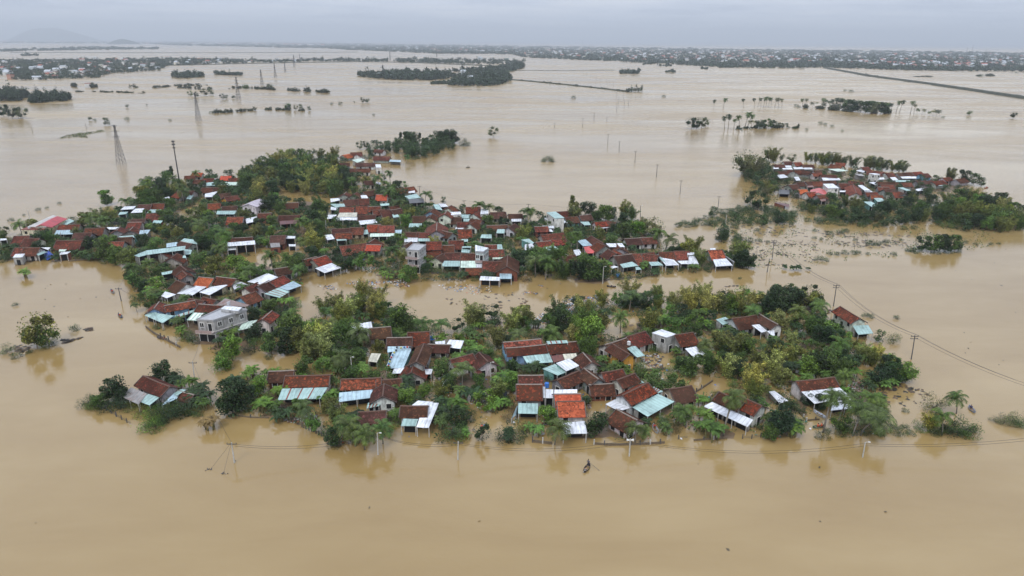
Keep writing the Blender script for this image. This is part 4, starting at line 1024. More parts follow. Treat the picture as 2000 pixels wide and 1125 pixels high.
def ht(kind, bx, by, ty, tint, rz=None):
    p = P(bx, by); tree(kind, p.x, p.y, height_at(bx, by, ty), tint, rz)
def fill(poly, space, mixk, tries=30, holes=(), cov=2, seed=1, pad=.6, sz=1.0):
    rr = random.Random(seed); W_ = [P(*q) for q in poly]; x0, x1 = min(p.x for p in W_), max(p.x for p in W_); y0, y1 = min(p.y for p in W_), max(p.y for p in W_)
    wp = [(p.x, p.y) for p in W_]; hp = [[(P(*q).x, P(*q).y) for q in h] for h in holes]
    n = int((x1-x0)*(y1-y0)/space**2*tries/4); got = {}
    ks = [k for k, w_, *_ in mixk]; ws = [k[1] for k in mixk]
    for _ in range(n):
        x, y = rr.uniform(x0, x1), rr.uniform(y0, y1)
        if not inpoly(x, y, wp) or any(inpoly(x, y, h) for h in hp): continue
        k = rr.choices(mixk, ws)[0]; kind, _, lo, hi, tints = k; H = rr.uniform(lo, hi)*sz
        sp = space*(.62 if kind in ('bush', 'banana') else 1.0); gx, gy = int(x/space), int(y/space)
        if any((x-a)**2+(y-b)**2 < ((sp+c)/2)**2 for i in (-1, 0, 1) for j in (-1, 0, 1) for a, b, c in got.get((gx+i, gy+j), ())): continue
        if in_foot(x, y, pad+(.8 if kind in ('broad', 'bamboo') else 0)): continue
        if covers(kind, x, y, H) > cov: continue
        got.setdefault((gx, gy), []).append((x, y, sp)); TREES.append((kind, x, y, H, rr.choice(tints), rr.uniform(0, 6.28)))
D3 = ['dark', 'dark', 'green', 'green', 'olive']
mixV = [('broad', 5, 4.5, 8.5, D3+['bright']), ('bush', 5, 1.6, 3.2, ['dark', 'green', 'green', 'bright', 'olive', 'dry']), ('banana', 3.2, 3.2, 4.8, ['green', 'dark', 'bright', 'green']), ('palm', .8, 7, 10.5, ['olive', 'green', 'green']), ('bamboo', 1.3, 7, 10, ['olive', 'yellow', 'green']), ('open', 1.2, 4.5, 7, ['green', 'dark', 'bright'])]
mixN = [('broad', 3.6, 3.6, 6.6, ['dark', 'green', 'green', 'bright', 'olive']), ('bush', 5, 1.4, 2.8, ['dark', 'green', 'green', 'bright', 'bright', 'olive', 'dry']), ('banana', 5, 3.0, 4.6, ['green', 'dark', 'bright', 'green', 'bright']), ('palm', 1.3, 6, 8.5, ['green', 'green', 'olive']), ('bamboo', 3.0, 6.5, 10, ['olive', 'yellow', 'green', 'olive']), ('open', 2.2, 4, 6.5, ['green', 'dark', 'bright'])]
mixW = [('broad', 5, 6, 10, D3), ('bamboo', 4, 8, 12, ['olive', 'yellow', 'green', 'olive']), ('palm', .5, 8, 11, ['green']), ('bush', 2, 2, 4, ['dark', 'green', 'bright'])]
# --- trees one can point at in the photograph (base x, base y, top y)
for a in [
 ('broad', 227, 782, 734, 'dark'), ('broad', 196, 796, 768, 'green'), ('bush', 180, 797, 780, 'olive'), ('broad', 315, 745, 703, 'dark'), ('open', 345, 748, 718, 'dark'), ('broad', 330, 752, 722, 'dark'),
 ('banana', 350, 760, 728, 'dark'), ('banana', 368, 766, 730, 'green'), ('banana', 388, 778, 742, 'dark'), ('banana', 402, 785, 752, 'dark'), ('banana', 380, 795, 762, 'dark'), ('banana', 400, 800, 772, 'green'),
 ('bush', 290, 836, 806, 'bright'), ('bush', 305, 838, 812, 'green'), ('bush', 318, 822, 792, 'dark'), ('bush', 335, 818, 786, 'dark'), ('bush', 350, 812, 780, 'dark'), ('bush', 300, 812, 788, 'bright'), ('bush', 365, 805, 778, 'dark'), ('bush', 275, 810, 788, 'olive'), ('bush', 262, 800, 780, 'olive'), ('bush', 243, 795, 768, 'dark'), ('bush', 172, 792, 770, 'dark'), ('bush', 185, 798, 775, 'green'), ('bush', 205, 800, 778, 'dark'), ('bush', 216, 792, 765, 'green'), ('broad', 240, 788, 756, 'dark'), ('bush', 320, 806, 782, 'green'), ('bush', 340, 800, 778, 'bright'), ('bush', 308, 822, 796, 'green'), ('bush', 383, 812, 790, 'green'), ('bush', 235, 800, 778, 'dark'),
 ('banana', 408, 838, 806, 'dry'), ('broad', 455, 808, 742, 'dark'), ('broad', 478, 800, 752, 'dark'), ('broad', 508, 770, 735, 'bright'), ('bush', 437, 720, 688, 'bright'), ('broad', 455, 705, 655, 'bright'), ('broad', 438, 722, 692, 'bright'), ('bush', 525, 700, 690, 'olive'),
 ('broad', 530, 690, 645, 'green'), ('broad', 500, 668, 632, 'dark'), ('broad', 560, 690, 640, 'dark'), ('palm', 588, 834, 782, 'olive'), ('palm', 703, 692, 632, 'olive'), ('palm', 668, 730, 678, 'olive'),
 ('palm', 665, 870, 815, 'green'), ('palm', 695, 872, 812, 'olive'), ('palm', 712, 878, 822, 'olive'), ('palm', 748, 866, 812, 'green'), ('palm', 680, 868, 828, 'green'), ('bush', 655, 868, 845, 'dark'), ('banana', 800, 768, 728, 'dark'), ('banana', 790, 775, 742, 'green'), ('banana', 815, 800, 768, 'dark'), ('palm', 903, 760, 704, 'olive'),
 ('banana', 870, 800, 762, 'dark'), ('banana', 885, 808, 768, 'green'), ('banana', 860, 815, 780, 'dark'), ('banana', 920, 790, 750, 'dark'), ('bush', 875, 858, 830, 'dark'), ('bush', 890, 857, 826, 'green'), ('banana', 905, 850, 828, 'bright'), ('broad', 795, 795, 762, 'green'),
 ('broad', 1000, 765, 728, 'bright'), ('bush', 990, 795, 775, 'dark'), ('bush', 985, 860, 835, 'dark'), ('bush', 1005, 862, 836, 'dark'), ('bush', 1022, 848, 822, 'olive'), ('palm', 1083, 868, 812, 'olive'), ('broad', 1165, 850, 808, 'dark'), ('banana', 1035, 735, 700, 'dark'), ('banana', 1048, 738, 702, 'dark'),
 ('palm', 1240, 866, 822, 'olive'), ('palm', 1255, 858, 825, 'green'), ('palm', 1340, 835, 788, 'green'), ('bush', 1320, 835, 822, 'dark'), ('banana', 1195, 735, 700, 'green'), ('banana', 1215, 728, 698, 'green'), ('palm', 1412, 852, 765, 'olive', 0.3), ('banana', 1392, 858, 812, 'green'), ('broad', 1520, 850, 795, 'dark'), ('banana', 1535, 845, 805, 'dark'),
 ('palm', 1608, 845, 762, 'green', .2), ('palm', 1632, 838, 768, 'olive', .6), ('palm', 1680, 850, 785, 'olive'), ('palm', 1700, 810, 762, 'green'), ('palm', 1712, 818, 772, 'olive'), ('palm', 1665, 852, 790, 'green'), ('broad', 1600, 800, 770, 'dark'), ('broad', 1575, 790, 765, 'dark'), ('palm', 1868, 808, 760, 'green'), ('palm', 1840, 850, 800, 'green'), ('bush', 1870, 848, 822, 'green'), ('bush', 1888, 848, 818, 'green'), ('bush', 1855, 848, 820, 'dark'), ('bush', 1830, 846, 825, 'dark'), ('bamboo', 1815, 842, 798, 'yellow'), ('bush', 1822, 800, 770, 'grey'), ('bush', 1768, 804, 796, 'green'),
 ('bush', 1960, 828, 808, 'grey'), ('bush', 1975, 828, 806, 'olive'), ('bush', 1990, 832, 805, 'green'), ('bush', 1945, 825, 812, 'grey'), ('bush', 1745, 668, 648, 'green'), ('broad', 1716, 668, 645, 'green'),
 ('bush', 1690, 618, 609, 'olive'), ('bush', 1700, 620, 611, 'olive'), ('bush', 1750, 622, 614, 'dark'),
 ('open', 82, 678, 608, 'olive'), ('open', 96, 676, 634, 'green'), ('open', 72, 672, 625, 'green'), ('bush', 102, 674, 660, 'dark'), ('bush', 90, 680, 664, 'olive'), ('bush', 145, 645, 632, 'olive'), ('bush', 15, 688, 670, 'green'), ('bush', 32, 698, 685, 'olive'), ('bush', 58, 690, 682, 'olive'), ('bush', 30, 597, 590, 'dry'), ('banana', 57, 541, 517, 'bright'),
 ('broad', 209, 400, 370, 'bright'), ('broad', 210, 401, 378, 'dark'), ('bush', 116, 398, 393, 'olive'), ('bush', 22, 432, 424, 'olive'), ('bush', 75, 411, 404, 'olive'), ('bush', 92, 407, 402, 'olive'), ('bush', 47, 421, 417, 'olive'),
 ('open', 12, 460, 440, 'grey'), ('palm', 215, 488, 455, 'olive', .1), ('palm', 278, 388, 352, 'green'), ('palm', 296, 392, 350, 'green'), ('tall', 338, 352, 322, 'dark'),
 ('tall', 783, 282, 256, 'dark'), ('tall', 791, 281, 255, 'dark'), ('broad', 802, 286, 254, 'dark'), ('broad', 803, 280, 256, 'dark'), ('tall', 820, 284, 257, 'dark'), ('broad', 776, 285, 268, 'dark'), ('broad', 845, 282, 262, 'dark'), ('broad', 858, 281, 254, 'dark'), ('broad', 868, 280, 251, 'dark'), ('broad', 878, 279, 250, 'dark'), ('broad', 888, 280, 254, 'dark'), ('bush', 905, 285, 268, 'dark'), ('bush', 912, 285, 274, 'green'), ('bamboo', 875, 288, 268, 'olive'), ('open', 703, 292, 274, 'grey'), ('open', 715, 291, 274, 'dark'), ('bamboo', 654, 310, 280, 'olive'), ('palm', 794, 320, 300, 'green'), ('broad', 750, 352, 340, 'bright'),
 ('open', 963, 268, 245, 'grey'), ('bush', 1070, 315, 301, 'green'), ('bush', 1078, 316, 307, 'green'), ('bush', 1062, 316, 308, 'bright'),
 ('broad', 841, 392, 380, 'green'), ('broad', 866, 397, 384, 'dark'), ('broad', 901, 410, 402, 'dark'), ('tall', 1117, 420, 378, 'olive'), ('broad', 1120, 422, 392, 'olive'), ('bamboo', 1218, 425, 384, 'olive'), ('bamboo', 1235, 430, 394, 'green'), ('broad', 1195, 430, 404, 'dark'), ('palm', 1174, 432, 404, 'green'), ('broad', 1248, 462, 430, 'bright'), ('broad', 1242, 460, 434, 'bright'), ('open', 1275, 462, 420, 'grey'), ('broad', 1400+70/5, 468, 450, 'green'),
 ('broad', 1450, 524, 486, 'dark'), ('broad', 1461, 524, 492, 'dark'), ('broad', 1440, 520, 495, 'dark'), ('banana', 1465, 526, 510, 'green'),
 ('palm', 778, 514, 474, 'green'), ('palm', 1075, 510, 480, 'green'), ('bamboo', 608, 490, 440, 'yellow'), ('palm', 552, 538, 508, 'olive', 2.6), ('palm', 296, 535, 500, 'olive'), ('palm', 294, 588, 562, 'olive'), ('palm', 268, 610, 588, 'olive'), ('bamboo', 616, 500, 452, 'olive'),
 ('bamboo', 1095, 515, 448+20, 'green'), ('bamboo', 1082, 512, 470, 'bright'), ('broad', 1130, 545, 500, 'dark'), ('broad', 1150, 548, 495, 'green'), ('broad', 1170, 548, 508, 'dark'), ('bamboo', 1100, 545, 490, 'green'), ('broad', 1062, 535, 500, 'dark'), ('bamboo', 1035, 510, 470, 'green'), ('broad', 1045, 530, 492, 'green'),
 ('bamboo', 920, 640, 580, 'yellow'), ('bamboo', 1000, 645, 588, 'yellow'), ('bamboo', 1020, 640, 592, 'olive'), ('bamboo', 935, 640, 590, 'olive'), ('bamboo', 700, 615, 568, 'olive'), ('bamboo', 730, 622, 572, 'yellow'), ('bamboo', 745, 625, 590, 'olive'), ('bamboo', 670, 640, 582, 'olive'), ('bamboo', 620, 690, 620, 'yellow'), ('bamboo', 635, 700, 628, 'yellow'), ('bamboo', 608, 700, 640, 'olive'), ('bamboo', 600, 705, 655, 'yellow'), ('broad', 790, 648, 592, 'green'), ('broad', 775, 650, 600, 'green'), ('broad', 800, 655, 615, 'green'),
 ('bamboo', 1125, 660, 588, 'green'), ('bamboo', 1140, 672, 600, 'bright'), ('broad', 1095, 650, 600, 'dark'), ('broad', 1075, 655, 612, 'green'), ('broad', 1150, 680, 620, 'bright'), ('bamboo', 1320, 608, 560, 'yellow'), ('bamboo', 1350, 612, 556, 'yellow'), ('bamboo', 1380, 614, 552, 'yellow'), ('bamboo', 1405, 612, 560, 'olive'), ('bamboo', 1440, 608, 555, 'yellow'), ('bamboo', 1465, 606, 560, 'yellow'), ('broad', 1428, 610, 572, 'bright'), ('broad', 1520, 610, 558, 'dark'), ('broad', 1545, 606, 562, 'dark'), ('broad', 1570, 604, 564, 'olive'), ('broad', 1590, 606, 576, 'dark'), ('broad', 1500, 612, 570, 'dark'),
 ('broad', 1240, 600, 575, 'dark'), ('broad', 1216, 602, 580, 'green'), ('broad', 1262, 606, 578, 'dark'), ('bamboo', 1285, 606, 572, 'olive'), ('broad', 1220, 640, 630, 'dark'), ('broad', 1252, 640, 622, 'dark'), ('broad', 1552, 640, 608, 'green'), ('broad', 1600, 668, 632, 'dark'), ('broad', 1625, 675, 635, 'dark'), ('broad', 1645, 672, 640, 'green'),
 ('bamboo', 1520, 705, 660, 'yellow'), ('bamboo', 1545, 708, 665, 'yellow'), ('bamboo', 1575, 715, 668, 'olive'), ('bamboo', 1680, 700, 660, 'yellow'), ('bamboo', 1700, 715, 672, 'olive'), ('bamboo', 1725, 730, 685, 'olive'), ('broad', 1620, 720, 678, 'green'), ('broad', 1595, 735, 690, 'dark'), ('broad', 1650, 735, 695, 'dark'), ('broad', 1740, 750, 708, 'dark'), ('broad', 1762, 748, 715, 'bright'), ('broad', 1715, 755, 715, 'dark'), ('broad', 1455, 690, 660, 'green'),
 ('broad', 1258, 632, 622, 'green'), ('broad', 1440, 740, 700, 'dark'), ('broad', 1420, 720, 685, 'dark'), ('broad', 1410, 700, 668, 'dark'), ('broad', 1350, 735, 690, 'green'), ('broad', 1330, 725, 692, 'green'),
 ]:
    ht(*a)
    if a[0] in ('palm', 'banana') and a[2] > 600: q_ = P(a[1], a[2]); shield(q_.x, q_.y, height_at(a[1], a[2], a[3]), a[0])
# right island backdrop of wind-blown bamboo, left wood, tall ones
for i, (x, by, ty) in enumerate([(1452, 345, 288), (1462, 335, 294), (1472, 350, 290), (1500, 315, 282), (1510, 318, 280), (1525, 316, 296), (1545, 318, 298), (1575, 316, 292), (1592, 318, 294), (1608, 320, 290), (1625, 320, 292), (1640, 322, 298), (1662, 326, 298), (1690, 328, 298), (1705, 330, 300), (1722, 332, 306), (1742, 334, 310), (1755, 334, 308), (1850, 350, 322), (1605, 322, 294)]):
    ht('bamboolean' if i > 6 else 'open' if i % 3 == 0 else 'bamboo', x, by, ty, ['grey', 'olive', 'grey'][i % 3], R.uniform(-.4, .4))
    if i > 6: ht('bamboo', x+9, by+2, ty+R.uniform(3, 9), 'grey' if i % 2 else 'olive')
for (x, by, ty) in [(1880, 360, 330), (1905, 362, 338), (1895, 358, 336), (1915, 364, 345)]: ht('broad', x, by, ty, 'dark')
for (x, by, ty) in [(1800, 490, 458), (1818, 492, 456), (1835, 490, 455), (1858, 490, 456), (1865, 488, 458), (1845, 492, 462)]: ht('open' if x % 2 == 0 else 'broad', x, by, ty, 'green' if x % 5 else 'dark')
for (x, by) in [(1778, 491), (1790, 494), (1828, 495), (1850, 494), (1868, 492)]: ht('bush', x, by, by-12, 'green')
for (x, by, ty) in [(1465, 400, 368), (1480, 410, 372)]: ht('open', x, by, ty, 'dark')
for (x, by, ty) in [(1978, 442, 402), (1968, 440, 395), (1900, 430, 385), (1920, 432, 390)]: ht('open' if x > 1950 else 'bamboolean', x, by, ty, 'olive')
for i, (x, by) in enumerate([(722, 296), (734, 293), (745, 291), (756, 290), (768, 289), (780, 290), (792, 291), (804, 291), (816, 290), (828, 289), (840, 289), (850, 290), (762, 298), (776, 299), (790, 300), (803, 302), (815, 300), (828, 298), (842, 296), (855, 294), (866, 290), (795, 309), (808, 308), (820, 305)]): ht('broad' if i % 4 else 'bamboo', x, by, by-R.uniform(15, 21), R.choice(['dark', 'green', 'green', 'olive']))
# palm rows standing in open water, right
for x, b, t_ in [(1394, 213, 194), (1412, 213, 191), (1452, 210, 192), (1474, 210, 191), (1480, 209, 190), (1486, 208, 191), (1491, 210, 189), (1496, 209, 188), (1501, 209, 190), (1506, 210, 190), (1513, 210, 190), (1520, 211, 191), (1527, 211, 192), (1567, 210, 192), (1573, 210, 192), (1586, 210, 197), (1595, 206, 199),
                (1605, 210, 191), (1612, 211, 192), (1625, 213, 193), (1631, 214, 190), (1640, 214, 191), (1648, 214, 194), (1680, 220, 195), (1690, 221, 197), (1703, 221, 196), (1712, 222, 198), (1725, 221, 199), (1735, 219, 202), (1741, 220, 201), (1750, 220, 196), (1757, 219, 195), (1778, 222, 196), (1785, 221, 203), (1791, 222, 210), (1800, 223, 211), (1815, 226, 216), (1822, 226, 214), (1829, 226, 212), (1835, 227, 213),
                (1415, 252, 226), (1422, 252, 223), (1433, 252, 231), (1445, 252, 224), (1455, 250, 218), (1460, 250, 222), (1468, 250, 232), (1441, 264, 246)]: ht('palm', x, b, t_, R.choice(['dark', 'green', 'grey']))
for x, b, t_ in [(1655, 216, 194), (1662, 218, 193), (1670, 219, 198), (1695, 221, 197), (1704, 222, 200), (1720, 222, 200), (1728, 222, 204), (1484, 251, 232), (1498, 250, 230), (1520, 250, 238), (1530, 248, 241), (1350, 252, 226), (1360, 252, 226), (1370, 250, 226), (1378, 246, 228), (1979, 231, 216), (1893, 225, 214), (709, 201, 188), (718, 201, 190), (692, 201, 197), (578, 215, 204), (566, 214, 205), (562, 214, 198), (588, 214, 203), (604, 216, 207), (25, 232, 204), (45, 232, 206), (36, 230, 208), (8, 228, 202), (209, 245, 229), (249, 210, 202), (287, 206, 202),
                (372, 188, 176), (384, 190, 178), (400, 187, 170), (412, 186, 172), (435, 194, 182), (443, 193, 185), (456, 193, 184), (480, 175, 162), (528, 174, 160), (176, 235, 226)]: ht('broad' if t_ % 2 else 'open', x, b, t_, R.choice(['dark', 'dark', 'grey', 'green']))
for x, b, t_ in [(1610, 209, 194), (1622, 212, 196), (1636, 213, 193), (1648, 215, 192), (1652, 215, 195), (1660, 217, 194), (1668, 218, 196), (1676, 219, 197), (1684, 220, 196), (1692, 221, 198), (1700, 221, 196), (1708, 221, 198), (1716, 222, 198), (1724, 222, 199), (1732, 221, 202), (1478, 251, 235), (1490, 250, 233), (1506, 250, 233), (1513, 250, 236), (1526, 249, 240), (1536, 249, 240)]: ht('broad', x, b, t_, R.choice(['dark', 'dark', 'green']))
for x, b in [(1485, 252), (1540, 250), (1552, 252), (1575, 254), (1602, 242), (1612, 244), (1625, 248), (1645, 256), (1555, 208), (1560, 210), (1842, 230), (185, 236), (248, 234), (332, 236), (413, 221), (432, 220), (450, 218), (462, 217), (481, 216), (648, 204), (665, 204), (1662, 180), (1650, 178), (1296, 190), (1120, 192), (730, 225), (1915, 150), (1935, 148), (1810, 150), (1985, 143)]: ht('bush', x, b, b-R.uniform(4, 7), R.choice(['dark', 'grey', 'olive']))
# --- areas
WOOD_TOP = [(472, 345), (530, 318), (600, 312), (650, 315), (690, 335), (700, 352), (735, 372), (700, 392), (640, 388), (560, 378), (500, 388), (480, 372)]
fill(WOOD_TOP, 5.4, mixW, seed=2)
fill([(690, 320), (720, 300), (770, 288), (840, 283), (880, 284), (885, 292), (850, 306), (805, 313), (780, 300), (740, 305)], 6.5, [('broad', 6, 6, 9, D3), ('bamboo', 1, 7, 9, ['green']), ('bush', 2, 2, 3.5, ['green'])], seed=3)
fill([(262, 398), (280, 372), (330, 352), (352, 358), (366, 372), (330, 386), (290, 402)], 6.0, [('broad', 6, 6, 10, D3), ('palm', 1, 8, 10, ['green']), ('bush', 2, 2, 3, ['green'])], seed=4)
HOLES = [[(440, 498), (500, 500), (480, 488), (570, 482), (602, 478), (590, 500), (525, 530), (480, 525)], [(325, 432), (388, 395), (400, 402), (352, 448), (330, 452)], [(530, 380), (685, 385), (690, 408), (620, 404), (545, 395)],
         [(628, 400), (645, 395), (648, 425), (625, 420)], [(590, 548), (625, 560), (700, 552), (1500, 545), (1480, 560), (600, 600), (570, 590)], [(240, 430), (200, 440), (170, 440), (175, 425), (240, 418)], [(700, 530), (760, 545), (700, 555), (670, 545)], [(610, 520), (650, 535), (640, 550), (600, 560), (590, 545)]]
VM = [(0, 510), (0, 472), (60, 455), (140, 432), (215, 428), (250, 404), (310, 385), (370, 365), (390, 350), (480, 350), (500, 390), (700, 395), (740, 365), (790, 375), (850, 410), (900, 418), (1060, 432), (1110, 422), (1200, 432), (1262, 450), (1290, 480), (1370, 500), (1440, 500), (1468, 522), (1290, 540), (1235, 545), (1180, 553), (1100, 558), (1020, 548), (900, 552), (840, 552), (760, 550), (700, 530), (640, 545), (600, 580), (572, 612), (590, 660), (540, 685), (470, 690), (430, 700), (395, 680), (300, 640), (262, 590), (250, 520), (130, 505)]
fill(VM, 4.7, mixV, holes=HOLES, seed=5, cov=3, sz=1.06)
HF = [[(1175, 642), (1240, 650), (1300, 630), (1290, 618), (1190, 618)], [(1320, 740), (1340, 775), (1425, 770), (1430, 745), (1380, 735)], [(1365, 650), (1405, 690), (1420, 715), (1390, 700), (1360, 665)], [(905, 830), (1000, 800), (990, 815), (985, 862), (890, 852)], [(1140, 765), (1185, 770), (1200, 860), (1145, 862)], [(1500, 610), (1590, 600), (1570, 640), (1500, 640)], [(1660, 640), (1700, 650), (1620, 700), (1590, 690)], [(1230, 845), (1500, 845), (1500, 880), (1230, 880)], [(480, 700), (600, 690), (590, 725), (500, 730)], [(1740, 760), (1820, 760), (1800, 840), (1720, 840)], [(1560, 810), (1640, 805), (1640, 850), (1560, 850)], [(1250, 700), (1300, 690), (1320, 720), (1260, 730)], [(535, 830), (640, 850), (640, 870), (530, 850)]]
VF = [(440, 800), (432, 760), (470, 735), (560, 715), (572, 668), (610, 625), (660, 600), (720, 580), (760, 600), (810, 640), (910, 645), (960, 622), (1060, 640), (1130, 605), (1190, 590), (1280, 575), (1350, 590), (1450, 585), (1520, 575), (1595, 590), (1620, 640), (1700, 650), (1690, 690), (1770, 712), (1782, 745), (1700, 770), (1742, 800), (1720, 855), (1560, 858), (1300, 862), (1180, 862), (1050, 852), (980, 862), (860, 856), (760, 862), (650, 872), (600, 840), (540, 820)]
fill(VF, 4.0, mixN, holes=HF, seed=6)
fill([(1590, 850), (1690, 852), (1900, 850), (1905, 842), (1800, 836), (1700, 838), (1600, 842)], 3.2, [('bush', 1, 1.2, 2.4, ['dark', 'green', 'olive'])], seed=7)
mixI = [('broad', 5, 5, 8, D3), ('bamboo', 2, 6, 9, ['olive', 'green', 'grey']), ('bush', 4, 2, 3.5, ['dark', 'green', 'bright'])]
fill([(1448, 318), (1500, 322), (1515, 335), (1516, 375), (1498, 395), (1478, 375), (1450, 350)], 6.5, mixI, seed=8)
fill([(1560, 400), (1600, 392), (1700, 402), (1800, 392), (1850, 400), (1835, 425), (1780, 440), (1700, 438), (1640, 432), (1570, 418)], 4.8, mixI, seed=9)
fill([(1822, 440), (1850, 400), (1900, 392), (1960, 405), (1992, 425), (1996, 452), (1930, 456), (1860, 450)], 4.4, [('broad', 5, 5.5, 8.5, ['green', 'dark', 'green', 'bright']), ('bamboo', 3, 8, 11, ['olive', 'yellow', 'green']), ('bush', 3, 2.5, 4, ['green', 'bright', 'dark'])], seed=10)
fill([(1512, 330), (1720, 340), (1880, 355), (1870, 372), (1780, 390), (1640, 400), (1570, 396), (1510, 370)], 7.0, [('broad', 3, 4, 6, D3), ('bush', 4, 1.8, 3, ['dark', 'green'])], seed=12)
lowmix = [('bush', 6, 1.8, 3.4, ['dark', 'green', 'green', 'olive']), ('broad', 1.6, 4, 6.5, ['dark', 'green'])]
fill([(1400, 418), (1450, 405), (1490, 405), (1560, 418), (1555, 438), (1480, 442), (1400, 442), (1320, 445), (1330, 436)], 4.6, lowmix, seed=13)
fill([(1575, 432), (1640, 428), (1760, 436), (1740, 446), (1620, 440)], 5.0, lowmix, seed=14)
fill([(1402, 450), (1440, 445), (1442, 475), (1405, 478)], 5, lowmix, seed=15)
for x, b, h_, tn in [(1450, 470, 10, 'dark'), (1465, 473, 12, 'green'), (1482, 472, 9, 'dark'), (1500, 474, 6, 'olive'), (1478, 452, 8, 'green'), (1590, 452, 6, 'green'), (1620, 458, 10, 'dark'), (1640, 456, 9, 'green'), (1652, 452, 8, 'dark'), (1590, 466, 6, 'dark'), (1604, 469, 6, 'green'), (1700, 478, 12, 'dark'), (1715, 479, 10, 'green'), (1730, 474, 9, 'dark'), (1620, 497, 8, 'dark'), (1635, 498, 8, 'green'), (1650, 496, 10, 'dark'), (1668, 496, 10, 'dark'), (1676, 495, 7, 'green'), (1695, 497, 6, 'green'),
                    (1600, 508, 11, 'green'), (1612, 510, 9, 'olive'), (1745, 498, 8, 'olive'), (1535, 526, 12, 'green'), (1548, 528, 14, 'green'), (1562, 528, 14, 'dark'), (1578, 528, 8, 'olive'), (1765, 448, 9, 'green'), (1785, 447, 9, 'green'), (1775, 492, 7, 'dark'), (1885, 475, 7, 'green'), (1905, 478, 6, 'green'), (1935, 478, 6, 'olive'), (1950, 477, 5, 'olive'), (1445, 545, 5, 'olive'), (1760, 470, 5, 'grey'), (1590, 482, 4, 'grey'), (1670, 470, 6, 'grey')]:
    ht('banana' if 520 < b < 530 else 'bush', x, b, b-h_, tn)
fill([(130, 498), (330, 500), (330, 506), (0, 513), (0, 500)], 4.2, [('bush', 3, 1.5, 3, ['green', 'dark', 'bright']), ('banana', 2, 3, 4, ['green', 'bright'])], seed=16)
fill([(170, 436), (235, 428), (250, 416), (235, 412), (215, 424), (170, 430)], 4.5, [('bush', 3, 2, 3, ['green', 'dark']), ('banana', 1, 3, 4, ['green'])], seed=17)
fill([(0, 478), (18, 470), (60, 478), (100, 470), (110, 480), (60, 500), (0, 505)], 5, mixI, seed=18)

# --- link them
CAPS = {'broad': 290, 'bush': 290, 'banana': 250, 'palm': 150, 'bamboo': 200, 'open': 120, 'tall': 60, 'bamboolean': 80}
TREES.sort(key=lambda t_: depth(Vector((t_[1], t_[2], 0)))/t_[3])
used = {}; rest = []
LN = np.array([(a, b) for a, b, _ in LAND])
tl = []
for kind, x, y, H, tint, rz in TREES:
    used[kind] = used.get(kind, 0)+1
    if used[kind] > CAPS[kind]: rest.append((kind, x, y, H, tint, rz)); continue
    pr = PROTO['palmtall' if kind == 'palm' and H > 10.2 else kind]; cm_, tm_, H0, rc_ = pr[int(abs(x*13.7+y*7.3)) % len(pr)]; nm, cn, tn, ph, cat = KN[kind]
    root = empty(nm, (x, y, 0), rz); s = H/H0; root.scale = (s*R.uniform(.88, 1.15), s*R.uniform(.88, 1.15), s)
    c = bpy.data.objects.new(cn, cm_); COL.objects.link(c); c.parent = root; t0 = TINT[tint] if kind != 'palm' or tint != 'olive' else (.066, .095, .027); j = R.uniform(.8, 1.25)
    c.color = (t0[0]*j*R.uniform(.9, 1.15), t0[1]*j, t0[2]*j*R.uniform(.8, 1.2), 1)
    t1 = bpy.data.objects.new(tn, tm_); COL.objects.link(t1); t1.parent = root
    d2 = ((LN-np.array((x, y)))**2).sum(1); i = int(d2.argmin()); dist = math.sqrt(d2[i])
    px, py = PJ(Vector((x, y, 0))); lx, ly = PJ(Vector((LAND[i][0], LAND[i][1], 0)))
    if dist < 60:
        rel = ('left of' if px < lx else 'right of') if abs(px-lx) > 1.3*abs(py-ly) else ('behind' if py < ly else 'in front of')
        lab = '%s %s %s the %s' % (TW[tint], ph, rel, LAND[i][2])
    else:
        reg_ = 'far left water' if px < 700 and py < 300 else 'far right water' if px > 1300 and py < 275 else 'open middle water' if py < 330 else 'left flood edge' if px < 500 else 'eastern flooded scrub'
        lab = '%s %s in the %s' % (TW[tint], ph, reg_)
    root['category'] = cat; root['group'] = (nm.replace('_', ' ')+'s').replace('bushs', 'bushes')+' of the flooded villages'
    tl.append((root, lab, dist if dist < 60 else px))
by = {}
for r_, lb, d_ in tl: by.setdefault(lb, []).append((d_, r_))
OR = ['nearest', 'second nearest', 'third nearest', 'fourth nearest', 'fifth nearest', 'sixth nearest', 'seventh nearest', 'eighth nearest']
ORL = ['leftmost', 'second from left', 'third from left', 'fourth from left', 'fifth from left', 'sixth from left', 'seventh from left', 'eighth from left', 'ninth from left', 'tenth from left', 'eleventh from left', 'twelfth from left']
for lb, v in by.items():
    v.sort(key=lambda q: q[0]); far_ = ' in the ' in lb and lb.split(' in the ')[-1] in ('far left water', 'far right water', 'open middle water', 'left flood edge', 'eastern flooded scrub')
    names = ORL if far_ else OR
    for i, (d_, r_) in enumerate(v):
        r_['label'] = lb if len(v) == 1 else lb+', '+(names[i] if i < len(names) else 'further off')
